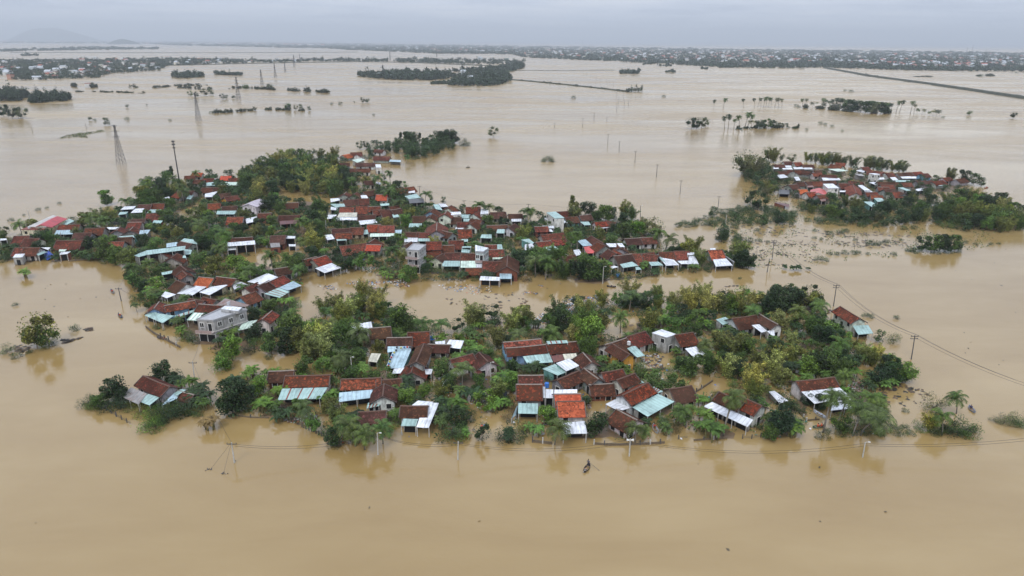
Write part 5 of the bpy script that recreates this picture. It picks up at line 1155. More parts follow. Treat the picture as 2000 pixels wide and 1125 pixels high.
# the rest of the far crowns and undergrowth, nobody could count them
if rest:
    VV = []
    tmpl = {}
    for kind in PROTO:
        me = PROTO[kind][0][0]; a = np.zeros(len(me.vertices)*3, np.float32); me.vertices.foreach_get('co', a); a = a.reshape(-1, 4, 3)
        tmpl[kind] = a[NR.permutation(len(a))[:700]]
    for kind, x, y, H, tint, rz in rest:
        a = tmpl[kind]; H0 = PROTO[kind][0][2]; cz, sz_ = math.cos(rz), math.sin(rz); q = a*(H/H0); qc = q.mean(1, keepdims=True); q = qc+(q-qc)*1.6
        VV.append((np.stack([q[..., 0]*cz-q[..., 1]*sz_+x, q[..., 0]*sz_+q[..., 1]*cz+y, q[..., 2]], -1)).reshape(-1, 3))
    o = bpy.data.objects.new('thicket', qmesh('thicket', np.concatenate(VV), M['leaf'])); COL.objects.link(o); o.color = (.035, .065, .022, 1)
    tag(o, 'dense mixed thicket filling gaps between the village trees', 'thicket', kind='stuff')
from mathutils import noise as mnoise
def undergrowth(name, polys, dens, hmax, col, size, thr, seed, label, holes=()):
    rr = random.Random(seed); pts = []
    for poly in polys:
        W_ = [P(*q) for q in poly]; wp = [(p.x, p.y) for p in W_]; hp = [[(P(*q).x, P(*q).y) for q in h] for h in holes]
        x0, x1 = min(p[0] for p in wp), max(p[0] for p in wp); y0, y1 = min(p[1] for p in wp), max(p[1] for p in wp)
        for _ in range(int((x1-x0)*(y1-y0)*dens)):
            x, y = rr.uniform(x0, x1), rr.uniform(y0, y1)
            nz = mnoise.noise((x*.09, y*.09, seed))+.5*mnoise.noise((x*.3, y*.3, seed+5))
            if nz < thr or not inpoly(x, y, wp) or any(inpoly(x, y, h) for h in hp) or in_foot(x, y, -.2): continue
            pts.append((x, y, rr.random()*hmax*min(1, (nz-thr)*3+.15)))
    C = np.array(pts); o = bpy.data.objects.new(name, qmesh(name, quads(C, size, size*.5, .6), M['leaf'])); COL.objects.link(o); o.color = (*col, 1)
    tag(o, label, name.replace('_', ' '), kind='stuff'); return len(pts)
undergrowth('undergrowth', [VF], 4.0, 1.3, (.040, .082, .025), .26, -.10, 3, 'low leafy growth and drowned gardens of the nearest village', HF)
undergrowth('garden_growth', [VM], 2.2, 1.5, (.036, .070, .024), .34, -.14, 4, 'low leafy growth between the houses of the long village', HOLES)
undergrowth('scrub', [[(1380, 410), (1600, 400), (1980, 440), (1960, 480), (1800, 500), (1640, 510), (1480, 540), (1400, 500)]], .7, .9, (.055, .095, .03), .36, .04, 5, 'drowned scrub and reeds before the right island')
undergrowth('island_growth', [[(1450, 320), (1720, 335), (1880, 355), (1990, 430), (1990, 452), (1850, 445), (1700, 436), (1560, 415), (1500, 390)]], .7, 1.6, (.036, .062, .022), .42, -.05, 6, 'low growth between the right island houses')
undergrowth('grassy_bank', [[(114, 271), (132, 263), (165, 259), (200, 254), (205, 257), (168, 263), (172, 269), (140, 268)]], 1.6, .6, (.055, .08, .028), .5, -.3, 8, 'low grassy bank breaking the water at the left')
# muddy ground just above the flood
def mud(poly, z=.06, thr=-.05, seed=1, step=3.0):
    W_ = [(P(*q).x, P(*q).y) for q in poly]; k = MB(); x0, x1 = min(p[0] for p in W_), max(p[0] for p in W_); y0, y1 = min(p[1] for p in W_), max(p[1] for p in W_)
    nx, ny = int((x1-x0)/step)+1, int((y1-y0)/step)+1
    H_ = {}
    for i in range(nx+1):
        for j in range(ny+1):
            x, y = x0+i*step, y0+j*step; ins = inpoly(x, y, W_)
            H_[i, j] = Vector((x, y, (mnoise.noise((x*.06, y*.06, seed))+.4*mnoise.noise((x*.25, y*.25, seed)))*.45-thr*.4+(0 if ins else -.6)))
    for i in range(nx):
        for j in range(ny):
            q = [H_[i, j], H_[i+1, j], H_[i+1, j+1], H_[i, j+1]]
            if max(p.z for p in q) > -.02: k.face(q)
    return k
gk = MB()
for poly, thr, sd, st_ in ((VF, .30, 2, 2.0), (VM, .22, 3, 3.0), ([(1510, 325), (1720, 335), (1880, 355), (1870, 372), (1780, 392), (1640, 402), (1570, 396), (1510, 372)], -.1, 4, 4.0)):
    a = mud(poly, thr=thr, seed=sd, step=st_)
    for f in a.f: gk.face([Vector(a.v[i]) for i in f])
tag(gk.build('mud_ground', M['mud'], smooth=True), kind='structure')
# ---------------------------------------------------------------- poles, pylons, cables
POLES = []
def pole(bx, by, ty, tx=None, style='lamp', label='', dark=False):
    b = P(bx, by); h = height_at(bx, by, ty); h = max(3.0, h)
    top = Vector((b.x, b.y, h))
    if tx is not None:
        q = P(tx, ty, h); top.x += max(-1.8, min(1.8, q.x-top.x))
    root = empty('utility_pole', b); far = depth(b) > 420
    k = MB(); r = .15 if not far else .2; k.tube([(b.x, b.y, -.8), tuple(b.lerp(top, .5)), tuple(top)], r, r*.75, 6); k.build('shaft', M['darkpole' if dark else 'concrete'], root, b)
    if style in ('cross', 'H'):
        for dz in ((.4,) if style == 'cross' else (.3, 1.0)):
            k = MB(); c = top-Vector((0, 0, dz)); k.box(c, Vector((1, 0, 0)), Vector((0, 1, 0)), 1.0, .07, c.z-.07, c.z+.07); a_ = k.build('crossarm', M['darkpole'], root, b)
            for sx in (-.9, 0, .9):
                i_ = MB(); i_.tube([(c.x+sx, c.y, c.z+.07), (c.x+sx, c.y, c.z+.35)], .07, .05, 5); i_.build('insulator', M['darkpole'], a_, b)
    if style == 'speaker':
        for sx in (-1, 1):
            k = MB(); c = top-Vector((0, 0, .3)); k.tube([tuple(c), tuple(c+Vector((sx*.7, 0, .02)))], .06, .3, 8); k.build('loudspeaker', M['frame'], root, b)
    if style == 'lamp':
        k = MB(); k.tube([tuple(top), tuple(top+Vector((.5, -.2, .25)))], .06, .05, 5); a_ = k.build('lamp_arm', M['concrete'], root, b)
        k = MB(); k.tube([tuple(top+Vector((.5, -.2, .22))), tuple(top+Vector((.9, -.3, .22)))], .12, .1, 5); k.build('lamp_head', M['frame'], a_, b)
    tag(root, label, 'utility pole', 'utility poles'); POLES.append(top); return top
def cable(a, b, sag, label, n=10, r=.026):
    k = MB(); k.tube([a.lerp(b, t/n)-Vector((0, 0, sag*4*(t/n)*(1-t/n))) for t in range(n+1)], r, n=4)
    return tag(k.build('power_cable', M['wire'], org=(a+b)/2), label, 'cable', 'overhead cables')
A = pole(458, 904, 864, 452, 'cross', 'concrete corner pole with stay wires in the open front water')
B_ = pole(738, 888, 846, 737, 'lamp', 'pale round pole in front of the front palms')
C_ = pole(894, 898, 862, 895, 'cross', 'thin pole in the water below the submerged garden')
D_ = pole(1229, 891, 857, 1231, 'speaker', 'pole with two white loudspeakers at the front wall')
E_ = pole(1685, 893, 864, 1690, 'lamp', 'leaning slim pole at the right front water')
F_ = pole(380, 742, 706, 376, 'cross', 'pole between the lone islet house and the village')
G_ = pole(402, 660, 632, 396, 'cross', 'pole by the boat at the western bend')
H_ = pole(237, 588, 562, 231, 'cross', 'guyed pole beside the small rowing boats', True)
I_ = pole(253, 541, 519, 249, 'lamp', 'pale pole at the north corner of the western bend')
J_ = pole(1780, 702, 655, 1787, 'H', 'double armed power pole east of the near village', True)
K_ = pole(1628, 598, 556, 1634, 'H', 'double armed power pole behind the eastern red house', True)
L_ = pole(1498, 532, 505, 1503, 'lamp', 'short pole with reflection north of the near village', True)
L2 = pole(1508, 507, 469, 1512, 'H', 'power pole among the floating debris', True)
pole(1177, 554, 521, 1179, 'lamp', 'pale lamp pole at the edge of the central channel')
pole(688, 737, 698, 685, 'lamp', 'lamp pole beside the coconut palm of the near village')
pole(959, 748, 708, 958, 'lamp', 'bare concrete pole among banana plants')
M1 = pole(820, 385, 363, 819, 'cross', 'dark pole at the northern shore', True)
M2 = pole(907, 406, 391, 906, 'cross', 'dark pole behind the central cluster', True)
M3 = pole(1032, 419, 398, 1032, 'cross', 'pole left of the modern flat roofed house', True)
M4 = pole(1251, 425, 402, 1251, 'lamp', 'pole right of the tall shore bamboo', True)
for i, (bx, by, ty) in enumerate([(1402, 408, 383), (1328, 380, 352), (1282, 346, 321), (1240, 318, 295), (1209, 296, 276), (1187, 281, 262), (1160, 238, 220), (1138, 249, 231), (1083, 251, 240), (1185, 238, 228), (1204, 218, 200), (1208, 204, 188), (1204, 190, 176), (1218, 192, 176), (1219, 211, 195), (1227, 208, 195), (1198, 168, 159), (1190, 165, 157), (1185, 162, 155), (1173, 159, 152), (1165, 155, 147), (1158, 153, 147), (1153, 151, 145), (1145, 149, 141), (1140, 147, 139)]):
    ORD_ = ['nearest', 'second', 'third', 'fourth', 'fifth', 'sixth', 'seventh', 'eighth', 'ninth', 'tenth', 'eleventh', 'twelfth', 'thirteenth', 'fourteenth', 'fifteenth', 'sixteenth', 'seventeenth', 'eighteenth', 'nineteenth', 'twentieth', 'twenty first', 'twenty second', 'twenty third', 'twenty fourth', 'twenty fifth']
    pole(bx, by, ty, None, 'cross' if by > 230 else 'none', '%s pole of the line fading across the middle water' % ORD_[i], True)
for lab, (bx, by, ty, tx) in {'pole behind the crimson roofed building': (60, 436, 410, 54), 'dark leaning pole near the western gables': (173, 446, 417, 165), 'short pole in the western gardens': (120, 469, 454, 118), 'white lamp pole beside the western gables': (283, 466, 437, 279), 'pole in front of the dense centre, left end': (637, 456, 430, 636), 'pole at the gap in the dense centre': (783, 446, 422, 781), 'pole at the foot of the bay house': (785, 325, 309, 785), 'far pole in the left water': (63, 257, 248, 62), 'leaning far pole in the left water': (169, 251, 240, 166), 'pale pole in the eastern scrub': (1417, 438, 420, 1419)}.items():
    pole(bx, by, ty, tx, 'cross' if 'dark' in lab else 'none', lab, 'dark' in lab or 'far' in lab)
off = [Vector((-.9, 0, 0)), Vector((.9, 0, 0)), Vector((0, 0, .3))]
nm3 = ['left', 'right', 'upper']
Z2 = Vector((P(2150, 897).x, P(2150, 897).y, 8)); K9 = P(2120, 880); K9.z = 10.5
for i, o_ in enumerate(off):
    for (a, b, s, w_) in ((A, B_, 1.6, 'from the corner pole to the pale front pole'), (B_, C_, 1.2, 'from the pale front pole to the thin pole'), (C_, D_, 1.8, 'from the thin pole to the loudspeaker pole'), (D_, E_, 2.2, 'from the loudspeaker pole to the leaning slim pole'), (E_, Z2, 1.6, 'running right out of view over the front water')):
        if i < 2: cable(a+o_*.5-Vector((0, 0, .3+i*.5)), b+o_*.5-Vector((0, 0, .3+i*.5)), s, '%s front cable %s' % (('upper', 'lower')[i], w_))
    for (a, b, s, w_) in ((L2, K_, 2.2, 'from the debris to the eastern red house'), (K_, J_, 1.8, 'behind the double armed poles'), (J_, K9, 1.8, 'sloping down to the right edge')):
        cable(a+o_, b+o_, s, '%s power cable %s' % (nm3[i], w_), r=.03)
for a, b, s, w_ in ((A, F_, 1.4, 'from the corner pole up to the islet pole'), (F_, G_, 1.2, 'from the islet pole to the boat pole'), (G_, H_, 1.2, 'along the western waterside'), (H_, I_, 1.0, 'at the western bend'), (M1, M2, 1.2, 'over the northern shore'), (M2, M3, 1.2, 'behind the central cluster'), (M3, M4, 1.5, 'behind the eastern arm')):
    cable(a, b, s, 'thin cable '+w_)
for q, w_ in (((411, 917), 'left'), ((436, 927), 'right')):
    e = P(*q); cable(A, e, .0, '%s stay wire of the corner pole' % w_, 4, .025)
    k = MB()
    for _ in range(5):
        a = e+Vector((R.uniform(-.7, .7), R.uniform(-.4, .4), 0)); k.tube([tuple(a-Vector((0, 0, .1))), tuple(a+Vector((R.uniform(-.6, .6), R.uniform(-.4, .4), R.uniform(.1, .4))))], .12, .05, 5)
    tag(k.build('snagged_debris', M['darkpole'], org=e), 'dark debris caught on the %s stay wire' % w_, 'debris')
def pylon(bx, by, ty, label):
    b = P(bx, by); h = height_at(bx, by, ty); root = empty('lattice_pylon', b); far = depth(b) > 900
    w0, w1 = h*.085, h*.016; r = h*.0030+depth(b)*.00004; k = MB(); cn = ((-1, -1), (1, -1), (1, 1), (-1, 1)); n = 9
    lv = [((w0+(w1-w0)*min(1, (t/n)/.86)), h*t/n) for t in range(n+1)]
    pt = lambda c, l: (b.x+c[0]*lv[l][0], b.y+c[1]*lv[l][0], lv[l][1]-(1 if l == 0 else 0))
    for c in cn: k.tube([pt(c, l) for l in range(n+1)], r*1.3, r, 4)
    k.build('legs', M['steel'], root, b); k = MB()
    for l in range(n):
        for i in range(4):
            c, d = cn[i], cn[(i+1) % 4]; k.tube([pt(c, l), pt(d, l+1)], r*.7, n=3); k.tube([pt(d, l), pt(c, l+1)], r*.7, n=3); k.tube([pt(c, l), pt(d, l)], r*.7, n=3)
    k.build('bracing', M['steel'], root, b)
    for t, L2_ in ((.98, .10), (.84, .13), (.70, .13)):
        k = MB(); z = h*t
        for s in (-1, 1):
            e = Vector((b.x+s*h*L2_*.7, b.y+s*h*L2_*.2, z)); k.tube([(b.x, b.y, z+h*.02), tuple(e)], r*.9, n=4); k.tube([(b.x, b.y, z-h*.015), tuple(e)], r*.9, n=4)
        k.build('crossarm', M['steel'], root, b)
    tag(root, label, 'pylon', 'lattice pylons in the flood')
for i, (bx, by, ty) in enumerate([(237, 320, 244), (388, 236, 183), (466, 194, 150), (512, 166, 136), (538, 151, 124), (557, 140, 122), (575, 129, 107), (586, 119, 105), (762, 117, 99), (853, 111, 97)]):
    pylon(bx, by, ty, ['closest lattice pylon standing left of the village', 'second lattice pylon, behind the closest', 'third lattice pylon from the viewer', 'fourth lattice pylon, beyond the drowned tree line', 'fifth lattice pylon from the viewer', 'sixth lattice pylon, near the far road', 'seventh lattice pylon, beyond the far road', 'eighth lattice pylon, very small', 'lone distant pylon left of the wooded islets', 'lone distant pylon above the wooded islets'][i])
b = P(350, 353); h = height_at(350, 353, 274); root = empty('antenna_mast', b); k = MB(); k.tube([(b.x, b.y, -.5), (b.x, b.y, h)], .42, .22, 5); k.build('mast', M['steel'], root, b)
for z in (.97, .90, .82):
    k = MB(); k.box(Vector((b.x, b.y, 0)), Vector((1, 0, 0)), Vector((0, 1, 0)), (.7, .8, .5)[int((.98-z)*14)], .5, h*z-.45, h*z+.45); k.build('antenna_panel', M['darkpole'], root, b)
tag(root, 'slender telecom mast with panels above the left wood', 'mast')

# ---------------------------------------------------------------- boats and people
def boat(p0, p1, wd, col, label, oar=False):
    a, b = P(*p0), P(*p1); L = max(3.2, (b-a).length); c = (a+b)/2; ang = math.atan2((b-a).y, (b-a).x); root = empty('boat', c, ang)
    k = MB(); n = 10; rings = []
    for i in range(n+1):
        t = i/n; x = (t-.5)*L; wv_ = wd/2*(math.sin(math.pi*min(1, max(0, t)))**.6)+.03; zr = .28+.35*(2*t-1)**4; zb = -.12+.22*(2*t-1)**4
        rings.append([(x, -wv_, zr), (x, -wv_*.6, zb), (x, wv_*.6, zb), (x, wv_, zr), (x, wv_-.05, zr), (x, wv_*.5, zb+.07), (x, -wv_*.5, zb+.07), (x, -wv_+.05, zr)])
    for i in range(n):
        for j in range(8): k.face([rings[i][j], rings[i][(j+1) % 8], rings[i+1][(j+1) % 8], rings[i+1][j]])
    k.face(rings[0]); k.face(rings[-1][::-1]); k.build('hull', M['objmat'], root, color=col)
    for t in (-.25, .1, .32):
        s = MB(); s.box(Vector((t*L, 0, 0)), Vector((1, 0, 0)), Vector((0, 1, 0)), .12, wd*.42, .16, .2); s.build('thwart', M['objmat'], root, color=(.25, .18, .12))
    tag(root, label, 'boat', 'boats'); return root, c, ang
def person(root_at, face_ang, pose, shirt, label, vest=False, hat=False, oar=False):
    """skinned body with its own clothing; pose 'sit' or 'stand'"""
    x, y, z0 = root_at; sc_ = 1.0
    if pose == 'stand':
        J = {'pel': (0, 0, .92), 'che': (.04, 0, 1.30), 'nek': (.06, 0, 1.48), 'hed': (.08, 0, 1.64), 'hl': (0, .09, .9), 'kl': (.05, .13, .5), 'fl': (-.02, .14, .06), 'tl': (.14, .15, .03), 'hr': (0, -.09, .9), 'kr': (.08, -.13, .5), 'fr': (.02, -.14, .06), 'tr': (.18, -.15, .03),
             'sl': (.05, .19, 1.40), 'el': (.18, .28, 1.15), 'wl': (.38, .20, 1.12), 'sr': (.05, -.19, 1.40), 'er': (.20, -.28, 1.18), 'wr': (.40, -.15, 1.25)}
    else:
        J = {'pel': (0, 0, .26), 'che': (.05, 0, .62), 'nek': (.08, 0, .80), 'hed': (.10, 0, .96), 'hl': (.03, .09, .25), 'kl': (.42, .15, .42), 'fl': (.58, .14, .08), 'tl': (.72, .15, .06), 'hr': (.03, -.09, .25), 'kr': (.42, -.15, .42), 'fr': (.58, -.14, .08), 'tr': (.72, -.15, .06),
             'sl': (.05, .19, .72), 'el': (.16, .28, .50), 'wl': (.38, .20, .50), 'sr': (.05, -.19, .72), 'er': (.16, -.28, .50), 'wr': (.38, -.18, .55)}
    bones = [('pel', 'che'), ('che', 'nek'), ('nek', 'hed'), ('pel', 'hl'), ('hl', 'kl'), ('kl', 'fl'), ('fl', 'tl'), ('pel', 'hr'), ('hr', 'kr'), ('kr', 'fr'), ('fr', 'tr'), ('che', 'sl'), ('sl', 'el'), ('el', 'wl'), ('che', 'sr'), ('sr', 'er'), ('er', 'wr')]
    rad_ = {'pel': .14, 'che': .15, 'nek': .055, 'hed': .10, 'hl': .09, 'kl': .06, 'fl': .045, 'tl': .035, 'hr': .09, 'kr': .06, 'fr': .045, 'tr': .035, 'sl': .06, 'el': .045, 'wl': .032, 'sr': .06, 'er': .045, 'wr': .032}
    nm = list(J); me = bpy.data.meshes.new('person body'); me.from_pydata([J[n] for n in nm], [(nm.index(a), nm.index(b)) for a, b in bones], [])
    root = bpy.data.objects.new('person', me); COL.objects.link(root); root.location = (x, y, z0); root.rotation_euler = (0, 0, face_ang)
    sk = root.modifiers.new('skin', 'SKIN'); sv = me.skin_vertices[0].data if me.skin_vertices else None
    if sv is None:
        bpy.context.view_layer.objects.active = root; bpy.ops.object.mode_set(mode='OBJECT'); sv = me.skin_vertices[0].data
    for i, n in enumerate(nm): sv[i].radius = (rad_[n], rad_[n]); sv[i].use_root = (n == 'pel')
    root.modifiers.new('sub', 'SUBSURF').render_levels = 2; me.materials.append(M['skin'])
    def cover(name, chain, r, col):
        k = MB(); k.tube([J[c] for c in chain], r[0], r[1], 8); o = k.build(name, M['objmat'], root, smooth=True, color=col); return o
    cover('shirt', ('pel', 'che', 'nek'), (.185, .12), shirt)
    k = MB()
    for s in 'lr': k.tube([J['s'+s], J['e'+s]], .085, .065, 7)
    k.build('sleeves', M['objmat'], root, color=shirt)
    k = MB()
    for s in 'lr': k.tube([J['h'+s], J['k'+s], J['f'+s]], .115, .07, 7)
    k.build('trousers', M['objmat'], root, color=(.03, .03, .045))
    hx, hy, hz__ = J['hed']
    if hat:
        k = MB(); k.tube([(hx, hy, hz__+.04), (hx, hy, hz__+.22)], .25, .01, 10); k.build('conical_hat', M['objmat'], root, color=(.55, .48, .3))
    else:
        k = MB(); k.tube([(hx-.02, hy, hz__+.0), (hx-.02, hy, hz__+.09), (hx-.01, hy, hz__+.13)], .118, .07, 8); k.build('hair', M['objmat'], root, color=(.012, .01, .01), smooth=True)
    tag(root, label, 'person', 'people in boats'); return root
def crew(bt, specs):
    root, c, ang = bt
    for (t, pose, shirt, label, hat) in specs:
        d = Vector((math.cos(ang), math.sin(ang), 0)); p = c+d*t; person((p.x, p.y, -.0 if pose == 'stand' else .0), ang, pose, shirt, label, hat=hat)
def oar(p, q, label):
    k = MB(); k.tube([p, q], .03, .03, 5); d = (Vector(q)-Vector(p)).normalized(); e = Vector(q)+d*.4; k.quadslab([Vector(q)+Vector((-.08, 0, .02)), Vector(q)+Vector((.08, 0, .02)), e+Vector((.08, 0, .02)), e+Vector((-.08, 0, .02))], .02)
    tag(k.build('oar', M['darkpole'], org=p), label, 'oar')
bt = boat((1151, 908), (1141, 924), 1.0, (.025, .018, .015), 'black sampan laden with bundles on the open front water'); crew(bt, [(-.9, 'stand', (.09, .10, .13), 'person in grey standing and rowing the black sampan', False)])
pp = P(1147, 913); oar((pp.x+.3, pp.y+.2, 1.15), (pp.x+2.1, pp.y-.9, .1), 'long oar held over the black sampan')
for i, (t, c_) in enumerate(((.2, (.45, .28, .18)), (.9, (.5, .5, .5)), (1.4, (.4, .38, .36)))):
    d = Vector((math.cos(bt[2]), math.sin(bt[2]), 0)); p = bt[1]+d*t; k = MB(); k.tube([(p.x-.2, p.y, .12), (p.x, p.y+.05, .34), (p.x+.2, p.y, .12)], .2, .15, 7)
    tag(k.build('bundle', M['objmat'], org=p, color=c_, smooth=True), ['brown bundle nearest the rower', 'pale bundle in the middle of the bow', 'grey bundle at the bow tip'][i]+' in the black sampan', 'bundle')
bt = boat((232, 614), (238, 622), .95, (.05, .08, .16), 'small blue boat between the corner of the bend and open water'); crew(bt, [(-.2, 'sit', (.55, .10, .04), 'person in an orange shirt seated in the small blue boat', True)])
bt = boat((217, 567), (222, 574), .95, (.25, .26, .3), 'small grey boat next to the guyed pole'); crew(bt, [(0, 'sit', (.62, .08, .05), 'person in a red vest seated in the small grey boat', False)])
bt = boat((307, 660), (327, 664), 1.0, (.10, .10, .11), 'dark canoe with two riders along the western bend'); crew(bt, [(-.8, 'sit', (.08, .08, .09), 'rider in dark clothes in the canoe with two riders', False), (.9, 'sit', (.65, .12, .06), 'rider in orange in the canoe with two riders', False)])
bt = boat((1893, 795), (1903, 807), 1.1, (.22, .25, .32), 'blue grey boat near the right edge palms'); crew(bt, [(-.7, 'sit', (.03, .04, .12), 'person in dark blue in the boat near the right edge', False)])
bt = boat((1588, 836), (1610, 833), 1.0, (.08, .14, .10), 'green canoe under the leaning palms'); crew(bt, [(-.3, 'sit', (.85, .13, .05), 'person with orange life vest left in the green canoe', False), (.6, 'sit', (.85, .16, .06), 'person with orange life vest right in the green canoe', False)])
boat((1590, 804), (1613, 818), 1.2, (.55, .60, .68), 'empty white and blue boat moored by the white porch sheet')
bt = boat((1276, 831), (1284, 848), 1.1, (.35, .38, .42), 'grey boat by the broad teal porch'); crew(bt, [(-.9, 'sit', (.6, .06, .05), 'person in red in the grey boat by the teal porch', False)])
bt = boat((910, 328), (918, 327), 1.2, (.02, .02, .02), 'dark boat alone in the middle bay'); crew(bt, [(0, 'stand', (.02, .02, .02), 'dark figure standing in the boat in the middle bay', False)])
bt = boat((1922, 368), (1930, 367), 1.2, (.2, .05, .04), 'red boat off the right island tip'); crew(bt, [(0, 'sit', (.6, .1, .06), 'person in orange in the boat off the right island', False)])
bt = boat((1189, 560), (1199, 561), 1.1, (.04, .04, .04), 'dark boat in the central channel'); crew(bt, [(0, 'sit', (.05, .05, .07), 'person in black in the central channel boat', True)])

# ---------------------------------------------------------------- fences, tarps, barrels and other finds
def fence(pts, h, label, wall=False, gap=2.2):
    W_ = [P(*q) for q in pts]; root = empty('fence' if not wall else 'garden_wall', W_[0]); og = W_[0]
    for a, b in zip(W_, W_[1:]):
        L = (b-a).length; d = (b-a).normalized(); n_ = Vector((-d.y, d.x, 0))
        if wall:
            k = MB(); k.box((a+b)/2, d, n_, L/2, .09, -.5, h*.5); k.build('wall_panel', M['wall'], root, og, color=(.12, .10, .08))
        for i in range(int(L/gap)+1):
            if wall and R.random() < .45: continue
            p = a+d*i*gap; hh = h*R.uniform(.9, 1.25); k = MB(); k.box(p, d, n_, .12 if wall else .08, .11 if wall else .08, -.5, hh+.1); k.build('post', M['darkpole' if (not wall or R.random() < .6) else 'post'], root, og)
        if not wall:
            for z in (.35, .7):
                k = MB(); k.tube([tuple(a+Vector((0, 0, z*h))), tuple(b+Vector((0, 0, z*h)))], .03, n=4); k.build('rail', M['darkpole'], root, og)
    tag(root, label, 'wall' if wall else 'fence')
fence([(208, 802), (228, 814), (256, 830)], .9, 'broken fence posts curving before the lone islet house')
fence([(592, 836), (612, 844), (632, 854)], 1.0, 'slatted picket fence in front of the red streaked porch', gap=.9)
fence([(458, 812), (490, 816), (525, 817)], .6, 'low mud wall west of the striped porch', True)
fence([(1040, 864), (1060, 866), (1078, 868)], 1.2, 'low wall with gate posts below the bright orange house', True)
fence([(1160, 868), (1185, 870), (1212, 870), (1250, 869), (1298, 866)], 1.0, 'grey garden wall along the front right of the orange house', True)
fence([(1355, 861), (1400, 858), (1420, 857)], .8, 'low wall left of the long white porch', True)
fence([(1450, 857), (1468, 857), (1500, 852)], .9, 'fence stubs before the long white porch')
fence([(285, 640), (300, 652), (330, 668), (352, 680)], 1.4, 'white boundary wall along the western bend', True)
fence([(135, 511), (190, 506), (240, 500)], 1.1, 'brown embankment wall of the western shore', True)
fence([(1360, 766), (1370, 760), (1392, 745)], 1.0, 'short wall beside the ruined dark hut', True)
fence([(1560, 806), (1575, 822), (1600, 820)], .7, 'low pen wall around a drowned yard', True)
fence([(1225, 720), (1262, 725), (1300, 722)], 1.4, 'grey yard wall behind the yellow walled house', True)
fence([(1325, 858), (1343, 856)], .8, 'short blue gate lying at the front water')
def tarp(q, col, label, peak=.5):
    W_ = [P(x, y, z) for x, y, z in q]; c = sum(W_, Vector())/len(W_)+Vector((0, 0, peak)); k = MB()
    for i in range(len(W_)):
        a, b = W_[i], W_[(i+1) % len(W_)]; m1 = a.lerp(b, .5)-Vector((0, 0, .12)); k.face([a, m1, c]); k.face([m1, b, c]); k.face([a-Vector((0, 0, .05)), c-Vector((0, 0, .05)), m1-Vector((0, 0, .05))]); k.face([m1-Vector((0, 0, .05)), c-Vector((0, 0, .05)), b-Vector((0, 0, .05))])
    tag(k.build('tarpaulin', M['objmat'], org=c, color=col), label, 'tarpaulin', 'tarpaulins')
f2 = lambda x, y: (650+x/4.0175, 620+y/4.0175)
tarp([(*f2(722, 142), 2.4), (*f2(785, 145), 2.4), (*f2(800, 175), 2.0), (*f2(722, 178), 2.0)], (.04, .20, .55), 'bright blue tarpaulin right of the narrow red roof')
tarp([(*f2(1300, 445), 1.2), (*f2(1395, 465), .6), (*f2(1310, 508), .3), (*f2(1255, 492), .3)], (.5, .52, .58), 'collapsed grey tarpaulin tent among bananas', .9)
tarp([(*f2(850, 500), .6), (*f2(900, 480), 1.6), (*f2(938, 530), .6), (*f2(860, 550), .3)], (.62, .64, .68), 'white tarpaulin over a collapsed pen', .7)
tarp([(*f2(870, 552), .4), (*f2(905, 545), .4), (*f2(912, 588), .2), (*f2(876, 596), .2)], (.02, .30, .24), 'small green panel below the white tarpaulin', .05)
tarp([(*f2(1245, 600), .3), (*f2(1290, 550), 1.4), (*f2(1370, 580), 1.2), (*f2(1355, 655), .3), (*f2(1255, 660), .3)], (.03, .035, .04), 'black tarpaulin over a collapsed pen', 1.0)
tarp([(*f2(640, 465), 1.0), (*f2(700, 460), 1.0), (*f2(690, 480), .6), (*f2(650, 480), .6)], (.04, .14, .45), 'crumpled blue tarpaulin beside the brown gabled house', .3)
tarp([(1300+1380/3.308, 560+820/3.308, .9), (1300+1435/3.308, 560+860/3.308, .2), (1300+1375/3.308, 560+845/3.308, .2)], (.03, .26, .22), 'green tarpaulin slung beside the right palms', .2)
tarp([(1000+1170/5.769, 380+890/5.769, 1.0), (1000+1215/5.769, 380+890/5.769, 1.0), (1000+1190/5.769, 380+940/5.769, .2)], (.06, .25, .6), 'small blue tarpaulin at the central channel edge', .2)
tarp([(80, 494, 1.6), (95, 490, 2.0), (108, 500, .8), (92, 508, .4)], (.05, .10, .45), 'dark blue sheeting pile beside the grey cube hut', .8)
def barrel(x, y, z, col, label, r=.35, h=.9):
    p = P(x, y, z); k = MB(); k.tube([(p.x, p.y, z), (p.x, p.y, z+h*.5), (p.x, p.y, z+h)], r, r*.95, 10); tag(k.build('tank', M['objmat'], org=p, color=col, smooth=False), label, 'tank', 'water tanks')
barrel(1068, 756, 3.2, (.04, .16, .5), 'blue water tank on the white sheet roofed yard', .55, 1.1)
barrel(90, 441, 4.2, (.5, .5, .52), 'steel water tank on the cream building', .5, 1.0)
barrel(57, 446, 4.6, (.55, .55, .56), 'steel tank above the front wing of the cream building', .45, .8)
barrel(1228, 673, 3.4, (.6, .6, .6), 'pale tank beside the teal sheet of the yellow walled house', .5, .9)
barrel(447, 596, 7.7, (.4, .4, .42), 'grey tank on the two storey concrete house', .5, 1.0)
